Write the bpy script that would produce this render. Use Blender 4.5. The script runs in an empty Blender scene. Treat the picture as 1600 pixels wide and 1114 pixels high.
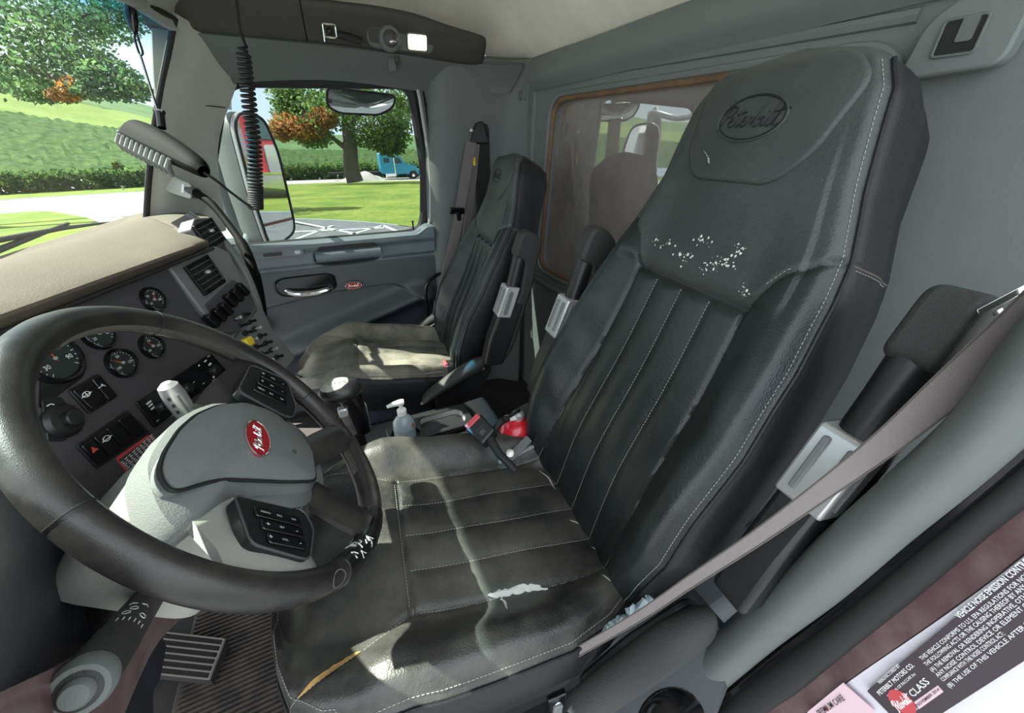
import bpy, math, random
import numpy as np
from mathutils import Vector, Matrix
R = math.radians
sc = bpy.context.scene
COL = sc.collection
# ---------------------------------------------------------------- camera
EYE = np.array([0., 0., 1.30]); PITCH = R(29); HEAD = R(25); FPX = 600.
cd = bpy.data.cameras.new('camera'); cam = bpy.data.objects.new('camera', cd); COL.objects.link(cam)
cam.location = EYE; cam.rotation_euler = (R(90) - PITCH, 0, -HEAD)
cd.sensor_fit = 'HORIZONTAL'; cd.sensor_width = 36; cd.lens = 36 * FPX / 1600; cd.clip_start = .02; cd.clip_end = 2000
sc.camera = cam
# ---------------------------------------------------------------- exposure
vs = sc.view_settings
vs.view_transform = 'Standard'; vs.look = 'None'; vs.gamma = 1; vs.use_curve_mapping = False; vs.exposure = 1.2
# ---------------------------------------------------------------- sky
wd = bpy.data.worlds.new('sky'); sc.world = wd; wd.use_nodes = True
wt = wd.node_tree; wt.nodes.clear()
wo = wt.nodes.new('ShaderNodeOutputWorld'); wb = wt.nodes.new('ShaderNodeBackground')
wtc = wt.nodes.new('ShaderNodeTexCoord'); wn = wt.nodes.new('ShaderNodeTexNoise'); wr = wt.nodes.new('ShaderNodeValToRGB')
wn.inputs['Scale'].default_value = 2.2; wn.inputs['Detail'].default_value = 6
wt.links.new(wtc.outputs['Generated'], wn.inputs['Vector']); wt.links.new(wn.outputs['Fac'], wr.inputs[0])
wr.color_ramp.elements[0].position = .35; wr.color_ramp.elements[0].color = (.62, .78, .98, 1)
wr.color_ramp.elements[1].position = .58; wr.color_ramp.elements[1].color = (.95, .97, 1, 1)
wb.inputs['Strength'].default_value = 1.4
wt.links.new(wr.outputs[0], wb.inputs['Color']); wt.links.new(wb.outputs[0], wo.inputs[0])
# ---------------------------------------------------------------- sun
sl = bpy.data.lights.new('sun', 'SUN'); sl.energy = 16; sl.angle = R(.6); sl.color = (1, .95, .86)
so = bpy.data.objects.new('sun', sl); COL.objects.link(so); so.location = (-5, 8, 12)
SUN = Vector((-.74, .34, 1.0)).normalized()
so.rotation_euler = SUN.to_track_quat('Z', 'Y').to_euler()

# ---------------------------------------------------------------- pixel -> point
_h = np.array([math.sin(HEAD), math.cos(HEAD), 0]); _r = np.array([math.cos(HEAD), -math.sin(HEAD), 0]); _z = np.array([0, 0, 1.])
def ray(px, py):
    a, b = px - 800, 557 - py
    return _r*a + _h*(b*math.sin(PITCH) + FPX*math.cos(PITCH)) + _z*(b*math.cos(PITCH) - FPX*math.sin(PITCH))
def at(px, py, X=None, Y=None, Z=None, D=None):
    d = ray(px, py)
    t = (X/d[0] if X is not None else Y/d[1] if Y is not None else (Z - 1.3)/d[2] if Z is not None else D/FPX)
    return EYE + d*t
def onplane(px, py, p, n):
    d = ray(px, py); return EYE + d*(np.dot(np.array(p) - EYE, n)/np.dot(d, n))

# ---------------------------------------------------------------- materials
def mat(name, col, rough=.5, metal=0, bump=0, bscale=200, kind='noise', var=0, vscale=6, col2=None, spec=.5, coat=0, emit=None, alpha=None, sheen=0):
    m = bpy.data.materials.new(name); m.use_nodes = True; nt = m.node_tree; N = nt.nodes; L = nt.links
    b = N['Principled BSDF']
    b.inputs['Base Color'].default_value = (*col, 1); b.inputs['Roughness'].default_value = rough; b.inputs['Metallic'].default_value = metal
    b.inputs['Specular IOR Level'].default_value = spec; b.inputs['Coat Weight'].default_value = coat
    if sheen: b.inputs['Sheen Weight'].default_value = sheen
    if emit: b.inputs['Emission Color'].default_value = (*emit[0], 1); b.inputs['Emission Strength'].default_value = emit[1]
    tc = N.new('ShaderNodeTexCoord')
    if var or col2:
        n = N.new('ShaderNodeTexNoise'); n.inputs['Scale'].default_value = vscale; n.inputs['Detail'].default_value = 8; n.inputs['Roughness'].default_value = .65
        L.new(tc.outputs['Object'], n.inputs['Vector'])
        r = N.new('ShaderNodeValToRGB'); c2 = col2 or tuple(min(1, c*(1+var)) for c in col)
        r.color_ramp.elements[0].position = .38; r.color_ramp.elements[0].color = (*[c*(1-var*.6) for c in col], 1)
        r.color_ramp.elements[1].position = .68; r.color_ramp.elements[1].color = (*c2, 1)
        L.new(n.outputs['Fac'], r.inputs[0]); L.new(r.outputs[0], b.inputs['Base Color'])
        mr = N.new('ShaderNodeMapRange'); mr.inputs[1].default_value = .3; mr.inputs[2].default_value = .7
        mr.inputs[3].default_value = max(.05, rough-.06); mr.inputs[4].default_value = min(1, rough+.1)
        L.new(n.outputs['Fac'], mr.inputs[0]); L.new(mr.outputs[0], b.inputs['Roughness'])
    if bump:
        if kind == 'leather':
            t = N.new('ShaderNodeTexVoronoi'); t.feature = 'SMOOTH_F1'; t.inputs['Scale'].default_value = bscale; out = t.outputs['Distance']
            nz = N.new('ShaderNodeTexNoise'); nz.inputs['Scale'].default_value = bscale*.35; nz.inputs['Detail'].default_value = 4
            L.new(tc.outputs['Object'], nz.inputs['Vector'])
            mx = N.new('ShaderNodeMath'); mx.operation = 'ADD'; L.new(out, mx.inputs[0]); L.new(nz.outputs['Fac'], mx.inputs[1]); src = mx.outputs[0]
        else:
            t = N.new('ShaderNodeTexNoise'); t.inputs['Scale'].default_value = bscale; t.inputs['Detail'].default_value = 3; src = t.outputs['Fac']
        L.new(tc.outputs['Object'], t.inputs['Vector'])
        bp = N.new('ShaderNodeBump'); bp.inputs['Strength'].default_value = bump; bp.inputs['Distance'].default_value = .0012
        L.new(src, bp.inputs['Height']); L.new(bp.outputs[0], b.inputs['Normal'])
    return m
def glassmat(name, tint, gloss=.08, dirt=.06, dirtcol=(.8, .85, .82), dscale=6, shade=None, rough=.01):
    m = bpy.data.materials.new(name); m.use_nodes = True; nt = m.node_tree; N = nt.nodes; L = nt.links; N.clear()
    o = N.new('ShaderNodeOutputMaterial'); tr = N.new('ShaderNodeBsdfTransparent'); tr.inputs[0].default_value = (*tint, 1)
    gl = N.new('ShaderNodeBsdfGlossy'); gl.inputs['Roughness'].default_value = rough
    df = N.new('ShaderNodeBsdfDiffuse'); df.inputs[0].default_value = (*dirtcol, 1)
    m1 = N.new('ShaderNodeMixShader'); m2 = N.new('ShaderNodeMixShader')
    lw = N.new('ShaderNodeLayerWeight'); lw.inputs[0].default_value = .5
    fr = N.new('ShaderNodeMath'); fr.operation = 'POWER'; fr.inputs[1].default_value = 5; L.new(lw.outputs['Facing'], fr.inputs[0])
    ad = N.new('ShaderNodeMath'); ad.operation = 'ADD'; ad.use_clamp = True; ad.inputs[1].default_value = gloss
    L.new(fr.outputs[0], ad.inputs[0]); L.new(ad.outputs[0], m1.inputs[0]); L.new(tr.outputs[0], m1.inputs[1]); L.new(gl.outputs[0], m1.inputs[2])
    tc = N.new('ShaderNodeTexCoord'); nz = N.new('ShaderNodeTexNoise'); nz.inputs['Scale'].default_value = dscale; nz.inputs['Detail'].default_value = 10; nz.inputs['Roughness'].default_value = .7
    L.new(tc.outputs['Object'], nz.inputs['Vector'])
    mr = N.new('ShaderNodeMapRange'); mr.inputs[1].default_value = .35; mr.inputs[2].default_value = .75; mr.inputs[3].default_value = dirt*.75; mr.inputs[4].default_value = dirt*1.3
    L.new(nz.outputs['Fac'], mr.inputs[0]); L.new(mr.outputs[0], m2.inputs[0]); L.new(m1.outputs[0], m2.inputs[1]); L.new(df.outputs[0], m2.inputs[2])
    if shade:   # the dyed band along the top of a windscreen
        sx = N.new('ShaderNodeSeparateXYZ'); L.new(tc.outputs['Object'], sx.inputs[0])
        g = N.new('ShaderNodeMapRange'); g.inputs[1].default_value = shade[0]; g.inputs[2].default_value = shade[1]; g.inputs[3].default_value = 0; g.inputs[4].default_value = 1
        L.new(sx.outputs[2], g.inputs[0]); c = N.new('ShaderNodeMixRGB'); c.inputs[1].default_value = (*tint, 1); c.inputs[2].default_value = (*shade[2], 1)
        L.new(g.outputs[0], c.inputs[0]); L.new(c.outputs[0], tr.inputs[0])
    L.new(m2.outputs[0], o.inputs[0]); return m

M = {}
M['leather'] = mat('black_leather', (.011, .014, .014), .34, bump=.30, bscale=420, kind='leather', var=.5, vscale=5)
M['leather_dull'] = mat('grey_worn_leather', (.040, .046, .044), .46, bump=.4, bscale=420, kind='leather', var=.35, vscale=4)
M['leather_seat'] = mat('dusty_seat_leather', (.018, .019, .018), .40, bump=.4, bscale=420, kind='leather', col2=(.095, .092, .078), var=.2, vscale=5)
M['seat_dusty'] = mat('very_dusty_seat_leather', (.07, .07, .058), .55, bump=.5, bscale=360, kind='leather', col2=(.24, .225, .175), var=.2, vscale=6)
M['vinyl'] = mat('black_side_vinyl', (.012, .012, .014), .5, spec=.35, bump=.3, bscale=500, kind='leather')
M['wheel_leather'] = mat('wheel_leather', (.014, .014, .014), .33, bump=.15, bscale=1500, kind='leather', col2=(.040, .036, .032), var=.3, vscale=10)
M['thread'] = mat('pale_thread', (.34, .34, .31), .8)
M['thread_dark'] = mat('grey_thread', (.09, .08, .07), .8)
M['foam'] = mat('torn_foam', (.42, .25, .08), .9, bump=.6, bscale=300)
M['lining'] = mat('torn_white_lining', (.7, .7, .66), .9, bump=.6, bscale=300)
M['black'] = mat('black_plastic', (.012, .012, .013), .38, bump=.15, bscale=700)
M['blackrough'] = mat('grained_black_plastic', (.028, .028, .027), .62, bump=.8, bscale=520)
M['gloss_black'] = mat('gloss_black', (.006, .006, .007), .14)
M['matte_black'] = mat('matte_black', (.002, .002, .002), .7, spec=.08, bump=.2, bscale=600)
M['footbar'] = mat('dusty_bar', (.13, .115, .10), .7)
M['rubber'] = mat('black_rubber', (.012, .012, .012), .65)
M['fascia'] = mat('grey_fascia', (.060, .057, .062), .5, bump=.25, bscale=600)
M['fascia_light'] = mat('light_fascia', (.16, .165, .165), .45, bump=.25, bscale=600)
M['pad'] = mat('tan_grey_dash_pad', (.105, .092, .072), .8, spec=.2, bump=.35, bscale=420, kind='leather', var=.15, vscale=3)
M['trim'] = mat('grey_trim', (.125, .135, .13), .6, bump=.25, bscale=500, var=.12, vscale=3)
M['pillar'] = mat('pillar_trim', (.40, .40, .375), .65, bump=.3, bscale=400, var=.12, vscale=4)
M['console'] = mat('overhead_console', (.050, .047, .042), .6, bump=.25, bscale=500, var=.1, vscale=5)
M['door'] = mat('door_panel', (.065, .072, .077), .5, bump=.3, bscale=600, var=.12, vscale=5)
M['door_rail'] = mat('door_rail', (.13, .155, .165), .45, bump=.3, bscale=600, var=.15, vscale=6)
M['headliner'] = mat('headliner_cloth', (.80, .76, .67), .95, bump=.3, bscale=300, var=.12, vscale=4)
M['rearwall'] = mat('rear_wall_panel', (.155, .17, .163), .6, bump=.2, bscale=500, var=.1, vscale=2)
M['hub'] = mat('hub_cover', (.16, .17, .168), .42, bump=.3, bscale=800, kind='leather')
M['shroud'] = mat('column_shroud', (.34, .34, .31), .5, bump=.2, bscale=500, var=.1)
M['silver'] = mat('silver_plastic', (.52, .52, .52), .3, metal=.55)
M['chrome'] = mat('chrome', (.8, .8, .8), .12, metal=1)
M['steel'] = mat('worn_steel', (.45, .43, .4), .4, metal=.9, var=.2, vscale=30)
M['red'] = mat('badge_red', (.34, .012, .02), .25, coat=.6)
M['redpl'] = mat('red_button', (.55, .07, .08), .4)
M['redpaint'] = mat('extinguisher_red', (.62, .015, .03), .25, coat=.5)
M['white'] = mat('white_print', (.75, .75, .75), .6)
M['whiteplastic'] = mat('white_plastic', (.85, .88, .82), .4)
M['yellow'] = mat('yellow_plastic', (.75, .55, .02), .45)
M['needle'] = mat('gauge_needle', (.8, .12, .03), .5)
M['belt'] = mat('grey_belt_webbing', (.17, .15, .145), .85, bump=.8, bscale=500)
M['lamp'] = mat('lit_lamp_lens', (.9, .85, .75), .3, emit=((1, .78, .48), 2.4))
M['knee'] = mat('navy_grey_knee_panel', (.030, .034, .048), .5, bump=.25, bscale=500)
M['mat'] = mat('floor_mat_rubber', (.030, .024, .021), .85, bump=.5, bscale=90, var=.5, vscale=14, col2=(.075, .06, .05))
M['carpet'] = mat('dark_floor', (.020, .018, .017), .95, bump=.8, bscale=160, var=.5, vscale=8)
M['paintwhite'] = mat('white_body_paint', (.72, .70, .76), .25, coat=.5, var=.05)
M['paintmaroon'] = mat('maroon_jamb_paint', (.17, .095, .105), .4, coat=.3, var=.35, vscale=9, col2=(.26, .2, .19))
M['sticker'] = mat('black_label_film', (.055, .04, .05), .3)
M['pink'] = mat('pale_pink_sticker', (.75, .55, .6), .5)
M['clear'] = mat('clear_gel', (.62, .75, .80), .08)
M['clear'].node_tree.nodes['Principled BSDF'].inputs['Transmission Weight'].default_value = .55
M['rubber_frame'] = mat('brown_window_rubber', (.16, .095, .05), .6, var=.3, vscale=20)
M['g_wind'] = glassmat('windscreen_glass', (.52, .57, .55), .02, .06, shade=(1.525, 1.61, (.04, .22, .36)))
M['g_door'] = glassmat('door_glass', (.54, .58, .565), .0, .012)
M['g_rear'] = glassmat('dirty_rear_glass', (.10, .09, .08), .60, .27, (.72, .62, .58), 2.2)
M['mirror'] = mat('mirror_glass', (.85, .87, .88), .02, metal=1)
M['tape'] = mat('black_tape', (.010, .010, .010), .22, bump=.4, bscale=60)
M['lens'] = mat('gauge_face', (.02, .028, .026), .35)

# ---------------------------------------------------------------- mesh builder
class MB:
    def __init__(s): s.v = []; s.f = []
    def add(s, vs_, fs):
        k = len(s.v); s.v += [tuple(map(float, p)) for p in vs_]; s.f += [tuple(i+k for i in f) for f in fs]; return s
    def box(s, c, size, rot=None):
        hx, hy, hz = [q/2 for q in size]; P = [(x, y, z) for x in (-hx, hx) for y in (-hy, hy) for z in (-hz, hz)]
        c = Vector([float(q) for q in c]); 
        P = [(rot @ Vector(p) if rot else Vector(p)) + c for p in P]
        return s.add(P, [(0, 1, 3, 2), (4, 6, 7, 5), (0, 4, 5, 1), (2, 3, 7, 6), (0, 2, 6, 4), (1, 5, 7, 3)])
    def obox(s, o, a, b, c):      # box spanned by corner o and three edge vectors
        o, a, b, c = [np.array(q, float) for q in (o, a, b, c)]
        P = [o + i*a + j*b + k*c for i in (0, 1) for j in (0, 1) for k in (0, 1)]
        return s.add(P, [(0, 1, 3, 2), (4, 6, 7, 5), (0, 4, 5, 1), (2, 3, 7, 6), (0, 2, 6, 4), (1, 5, 7, 3)])
    def tube(s, pts, r, n=10, cap=True, flat=None):
        pts = [Vector([float(q) for q in p]) for p in pts]; m = len(pts); rr = r if hasattr(r, '__len__') else [r]*m
        prev = None; V = []
        for i, p in enumerate(pts):
            t = (pts[min(i+1, m-1)] - pts[max(i-1, 0)]).normalized()
            if prev is None:
                a = Vector((0, 0, 1)) if abs(t.z) < .9 else Vector((1, 0, 0)); u = t.cross(a).normalized()
            else: u = (prev - t*prev.dot(t)).normalized()
            prev = u; w = t.cross(u)
            for k in range(n):
                an = 2*math.pi*k/n; V.append(p + (u*math.cos(an) + w*math.sin(an))*rr[i])
        F = [(i*n+k, i*n+(k+1) % n, (i+1)*n+(k+1) % n, (i+1)*n+k) for i in range(m-1) for k in range(n)]
        if cap: F += [tuple(range(n-1, -1, -1)), tuple((m-1)*n+k for k in range(n))]
        return s.add(V, F)
    def lathe(s, prof, o=(0, 0, 0), ax=(0, 0, 1), n=24):   # prof: (radius, height along axis)
        ax = Vector([float(q) for q in ax]).normalized(); a = Vector((0, 0, 1)) if abs(ax.z) < .9 else Vector((1, 0, 0)); u = ax.cross(a).normalized(); w = ax.cross(u); o = Vector([float(q) for q in o])
        V = [o + ax*h + (u*math.cos(2*math.pi*k/n) + w*math.sin(2*math.pi*k/n))*max(r, 1e-5) for r, h in prof for k in range(n)]
        m = len(prof); F = [(i*n+k, i*n+(k+1) % n, (i+1)*n+(k+1) % n, (i+1)*n+k) for i in range(m-1) for k in range(n)]
        F += [tuple(range(n-1, -1, -1)), tuple((m-1)*n+k for k in range(n))]
        return s.add(V, F)
    def prism(s, poly, fn, d0, d1):     # poly: 2-D points, fn(a,b,c)->3-D
        n = len(poly); V = [fn(a, b, d0) for a, b in poly] + [fn(a, b, d1) for a, b in poly]
        return s.add(V, [tuple(range(n-1, -1, -1)), tuple(range(n, 2*n))] + [(i, (i+1) % n, n+(i+1) % n, n+i) for i in range(n)])
    def grid(s, G, thick=0, closeu=False):
        G = np.array(G, float); m, n = G.shape[:2]; k0 = len(s.v); V = list(G.reshape(-1, 3))
        F = [(i*n+j, i*n+(j+1) % n, ((i+1) % m)*n+(j+1) % n, ((i+1) % m)*n+j) for i in range(m-1) for j in range(n if closeu else n-1)]
        if thick:
            du = np.gradient(G, axis=0); dv = np.gradient(G, axis=1); N_ = np.cross(du, dv); N_ /= np.linalg.norm(N_, axis=2, keepdims=True) + 1e-12
            V += list((G - N_*thick).reshape(-1, 3)); q = m*n
            F += [(a+q, d+q, c+q, b+q) for a, b, c, d in F]
            for i in range(m-1): F += [(i*n, (i+1)*n, (i+1)*n+q, i*n+q), (i*n+n-1, i*n+n-1+q, (i+1)*n+n-1+q, (i+1)*n+n-1)]
            for j in range(n-1): F += [(j, j+q, j+1+q, j+1), ((m-1)*n+j, (m-1)*n+j+1, (m-1)*n+j+1+q, (m-1)*n+j+q)]
        return s.add(V, F)
    def ell(s, c, r, nu=24, nv=14, rot=None):
        V = []; c = Vector([float(q) for q in c])
        for i in range(nv+1):
            th = math.pi*i/nv
            for k in range(nu):
                p = Vector((r[0]*math.sin(th)*math.cos(2*math.pi*k/nu), r[1]*math.sin(th)*math.sin(2*math.pi*k/nu), r[2]*math.cos(th)))
                V.append((rot @ p if rot else p) + c)
        return s.add(V, [(i*nu+k, i*nu+(k+1) % nu, (i+1)*nu+(k+1) % nu, (i+1)*nu+k) for i in range(nv) for k in range(nu)])
    def text(s, body, size, fn, d0=0, d1=.0006, shear=0, align='LEFT', bold=0, space=1.0, xs=1.0):
        c = bpy.data.curves.new('t', 'FONT'); c.body = body; c.size = size; c.align_x = align; c.shear = shear; c.offset = bold; c.space_line = space; c.resolution_u = 2
        o = bpy.data.objects.new('t', c); me = bpy.data.meshes.new_from_object(o)
        k = len(s.v); s.v += [tuple(map(float, fn(v.co.x*xs, v.co.y, d1))) for v in me.vertices]; s.f += [tuple(i+k for i in p.vertices) for p in me.polygons]
        bpy.data.objects.remove(o); bpy.data.curves.remove(c); bpy.data.meshes.remove(me); return s
def cr(P, n):       # catmull-rom through points (k,3) -> n per span
    P = np.array(P, float); Q = np.concatenate([[2*P[0]-P[1]], P, [2*P[-1]-P[-2]]]); out = []
    for i in range(1, len(Q)-2):
        for k in range(n):
            t = k/n; p0, p1, p2, p3 = Q[i-1:i+3]
            out.append(.5*((2*p1)+(-p0+p2)*t+(2*p0-5*p1+4*p2-p3)*t*t+(-p0+3*p1-3*p2+p3)*t**3))
    out.append(P[-1]); return np.array(out)
def net(rows, nu=6, nv=6):
    A = [cr(r_, nv) for r_ in rows]; A = np.array(A); return np.array([cr(A[:, j], nu) for j in range(A.shape[1])]).transpose(1, 0, 2)
def rrect(w, h, r, n=5, cx=0, cy=0):
    P = []
    for sx, sy, a0 in ((1, 1, 0), (-1, 1, 90), (-1, -1, 180), (1, -1, 270)):
        for k in range(n+1):
            a = R(a0 + 90*k/n); P.append((cx + sx*(w/2-r) + r*math.cos(a), cy + sy*(h/2-r) + r*math.sin(a)))
    return P
def rpoly(P, r, n=4):
    out = []; m = len(P); P = [np.array(p, float) for p in P]
    for i in range(m):
        a, b, c = P[i-1], P[i], P[(i+1) % m]; u = (a-b); v = (c-b); ru = min(r, np.linalg.norm(u)*.48); rv = min(r, np.linalg.norm(v)*.48)
        p0 = b + u/np.linalg.norm(u)*ru; p1 = b + v/np.linalg.norm(v)*rv
        for k in range(n+1):
            t = k/n; out.append(tuple((1-t)**2*p0 + 2*t*(1-t)*b + t*t*p1))
    return out

LOC = {}
def tag(o, label=None, cat=None, group=None, kind=None):
    if label: o['label'] = label
    if cat: o['category'] = cat
    if group: o['group'] = group
    if kind: o['kind'] = kind
    return o
def thing(name, label, cat, loc=(0, 0, 0), rotz=0, group=None, kind=None):
    o = bpy.data.objects.new(name, None); COL.objects.link(o); o.empty_display_size = .05
    o.location = [float(q) for q in loc]; o.rotation_euler = (0, 0, rotz)
    LOC[o.name] = (Matrix.Translation(o.location) @ Matrix.Rotation(rotz, 4, 'Z')).inverted()
    return tag(o, label, cat, group, kind)
def obj(name, mb, m, parent=None, local=False, bevel=0, seg=2, ang=35, kind=None, label=None):
    me = bpy.data.meshes.new(name); V = mb.v
    inv = LOC.get(parent.name) if parent else None
    if inv is not None and not local: V = [tuple(inv @ Vector(p)) for p in V]
    me.from_pydata(V, [], mb.f); me.validate()
    o = bpy.data.objects.new(name, me); COL.objects.link(o); me.materials.append(M[m] if isinstance(m, str) else m)
    me.shade_smooth(); me.set_sharp_from_angle(angle=R(ang))
    if parent: o.parent = parent; LOC[o.name] = inv if inv is not None else Matrix()
    if bevel:
        b = o.modifiers.new('bevel', 'BEVEL'); b.width = bevel; b.segments = seg; b.limit_method = 'ANGLE'; b.angle_limit = R(40)
    if kind: o['kind'] = kind
    if label: o['label'] = label
    return o
def sheet(c, u, w, v, h_):  # helper for local planar frames
    return lambda a, b, d: np.array(c) + np.array(u)*a*w + np.array(v)*b*h_

# strokes of the flowing lettering on the oval badges (unit height)
SCRIPT = [[(-.05, .62), (.12, .92), (.45, 1.05), (.68, .92), (.62, .66), (.3, .5)], [(.36, .98), (.22, .4), (.1, -.12), (-.05, -.1)],
          [(.5, .22), (.78, .34), (.76, .5), (.6, .44), (.58, .14), (.75, .03), (.98, .2), (1.2, .9)], [(1.2, .9), (1.06, .15), (1.18, .03), (1.35, .2)], [(.92, .6), (1.45, .72)],
          [(1.35, .2), (1.6, .36), (1.56, .5), (1.42, .42), (1.42, .13), (1.58, .03), (1.76, .18), (1.85, .5), (1.9, .4), (2.05, .46), (2.0, .12)],
          [(2.0, .12), (2.2, .4), (2.35, .98), (2.22, .14), (2.4, .03), (2.55, .2), (2.5, .4), (2.36, .34)], [(2.5, .4), (2.7, .45), (2.66, .12), (2.78, .04), (2.95, .3), (3.15, 1.05)],
          [(2.78, .66), (2.8, .7)], [(3.15, 1.05), (2.98, .15), (3.1, .04), (3.3, .3), (3.48, 1.0), (3.32, .15), (3.42, .04), (3.58, .14)], [(3.12, .66), (3.85, .8)]]
def script(mb, fn, h_, r, dz=0):
    for st in SCRIPT:
        P = cr([(x, y, 0) for x, y in st], 3) if len(st) > 2 else np.array([(x, y, 0) for x, y in st], float)
        mb.tube([fn((p[0]-1.85+.12*p[1])*h_, (p[1]-.45)*h_, dz) for p in P], r, 5)
    return mb
def badge(parent, fn, w, h_, thick=.003, plate='red', rim='chrome', letters='chrome'):   # oval emblem, fn(a,b,c)
    el = [(w/2*math.cos(2*math.pi*k/36), h_/2*math.sin(2*math.pi*k/36)) for k in range(36)]
    b = obj('emblem', MB().prism(el, fn, 0, thick), plate, parent)
    m_ = MB(); m_.tube([fn(a, c, thick) for a, c in el + el[:1]], h_*.028, 6, False); obj('emblem_rim', m_, rim, b if parent.parent is None else parent)
    obj('lettering', script(MB(), fn, h_*.36, h_*.026, thick), letters, b if parent.parent is None else parent)
    return b

# ================================================================ OUTSIDE
def hill(az):
    xs = [-180, -60, -42, -30, -24, -15, -8, -2, 5, 14, 40, 60, 180]; ys = [1., 1.2, 2.2, 4.6, 5.7, 3.4, 1.6, .8, .7, .75, 1.0, 1., 1.]
    return np.interp(az, xs, ys)
def gz(az, r):
    e = np.tan(np.radians(hill(az))); top = 1.3 + 300*e
    base = np.interp(r, [0, 14, 40, 62, 75], [-1.1, -1.1, -1.9, -3.3, -3.3])
    t = np.clip((r-75)/225, 0, 1); return base + (top + 3.3)*(t*(2-t)*.55 + .45*t) * (r > 75)
def polar(az0, az1, r0, r1, na, nr, lift=0, rough=0, seed=1):
    rng = np.random.default_rng(seed); A = np.linspace(az0, az1, na); T = np.linspace(0, 1, nr)
    G = np.zeros((na, nr, 3))
    for i, a in enumerate(A):
        ra = np.interp(a, *r0) if isinstance(r0, tuple) else r0; rb = np.interp(a, *r1) if isinstance(r1, tuple) else r1
        r_ = ra + (rb-ra)*T**1.5 if rb > 3*max(ra, 1) else ra + (rb-ra)*T
        G[i, :, 0] = r_*math.sin(R(a)); G[i, :, 1] = r_*math.cos(R(a)); G[i, :, 2] = gz(a, r_) + lift
    if rough: G[:, 1:, 2] += rng.normal(0, rough, G[:, 1:, 2].shape)
    return G
def gmat(name, c1, c2, scale, rough=.9, bump=.6, bs=3, c3=None, stretch=(1, 1, 1)):
    m = bpy.data.materials.new(name); m.use_nodes = True; N = m.node_tree.nodes; L = m.node_tree.links; b = N['Principled BSDF']; b.inputs['Roughness'].default_value = rough
    b.inputs['Specular IOR Level'].default_value = .2
    tc = N.new('ShaderNodeTexCoord'); mp = N.new('ShaderNodeMapping'); mp.inputs['Scale'].default_value = stretch; L.new(tc.outputs['Object'], mp.inputs[0])
    n = N.new('ShaderNodeTexNoise'); n.inputs['Scale'].default_value = scale; n.inputs['Detail'].default_value = 10; n.inputs['Roughness'].default_value = .7; L.new(mp.outputs[0], n.inputs['Vector'])
    r_ = N.new('ShaderNodeValToRGB'); r_.color_ramp.elements[0].position = .35; r_.color_ramp.elements[1].position = .65
    r_.color_ramp.elements[0].color = (*c1, 1); r_.color_ramp.elements[1].color = (*c2, 1)
    if c3: e = r_.color_ramp.elements.new(.52); e.color = (*c3, 1)
    L.new(n.outputs['Fac'], r_.inputs[0]); L.new(r_.outputs[0], b.inputs['Base Color'])
    bp = N.new('ShaderNodeBump'); bp.inputs['Strength'].default_value = bump; bp.inputs['Distance'].default_value = .15
    n2 = N.new('ShaderNodeTexNoise'); n2.inputs['Scale'].default_value = bs; n2.inputs['Detail'].default_value = 6; L.new(mp.outputs[0], n2.inputs['Vector']); L.new(n2.outputs['Fac'], bp.inputs['Height']); L.new(bp.outputs[0], b.inputs['Normal'])
    return m
M['lawn'] = gmat('lawn_grass', (.055, .10, .012), (.15, .18, .03), .5, c3=(.105, .145, .02))
M['corn'] = gmat('crop_green', (.016, .045, .010), (.075, .12, .035), .8, bump=1, bs=1.2)
M['soy'] = gmat('field_green', (.035, .08, .025), (.075, .125, .045), .12, bump=.5, bs=1.5)
M['soy2'] = gmat('field_bright', (.075, .125, .02), (.13, .17, .04), .15, bump=.5, bs=1.5)
M['asphalt'] = gmat('asphalt', (.075, .08, .087), (.115, .12, .13), 3, bump=.2, bs=30)
M['gravel'] = gmat('pale_gravel', (.26, .255, .24), (.36, .35, .33), 1, bump=.3, bs=10)
M['whiteline'] = mat('worn_white_paint', (.36, .37, .38), .8, var=.3, vscale=3)
def ground(name, G, m): o = obj(name, MB().grid(G), m); o['kind'] = 'structure'; return o
ground('lot', polar(-180, 180, .01, 14, 90, 16, 0), 'asphalt')
LR = ([-9, 0, 14], [19, 16.5, 12.6])
ground('lot_edge', polar(-9, 16, 14, LR, 12, 4, .004), 'asphalt')
ground('lawn', polar(-9, 60, LR, 58, 60, 30, .02), 'lawn')
ground('gravel_road', polar(-9, 60, 58, 69, 40, 4, .02), 'gravel')
ground('gravel_drive', polar(-180, -9, 14, 52, 120, 12, .02), 'gravel')
ground('lawn_patch', polar(-60, -19.5, 13, ([-60, -24, -21.5, -19.5], [34, 30, 24, 17]), 40, 10, .06), 'lawn')
ground('road', polar(-180, -9, 52, 59, 100, 3, .02), 'asphalt')
ground('roadside_grass', polar(-180, -9, 59, 70, 100, 4, .02), 'lawn')
ground('lawn_far', polar(60, 180, 14, 75, 60, 8, .02), 'lawn')
ground('crop_near', polar(-70, 30, 69, 112, 420, 22, 1.3, .12), 'corn')
ground('field_mid', polar(-70, -6, 112, 150, 60, 10, 1.0, .1, 2), 'soy2')
ground('field_mid_right', polar(-6, 60, 112, 150, 60, 10, 1.0, .1, 3), 'soy')
ground('field_far', polar(-180, 180, 149, 330, 240, 20, 1.0, .12, 4), 'soy')
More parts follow.
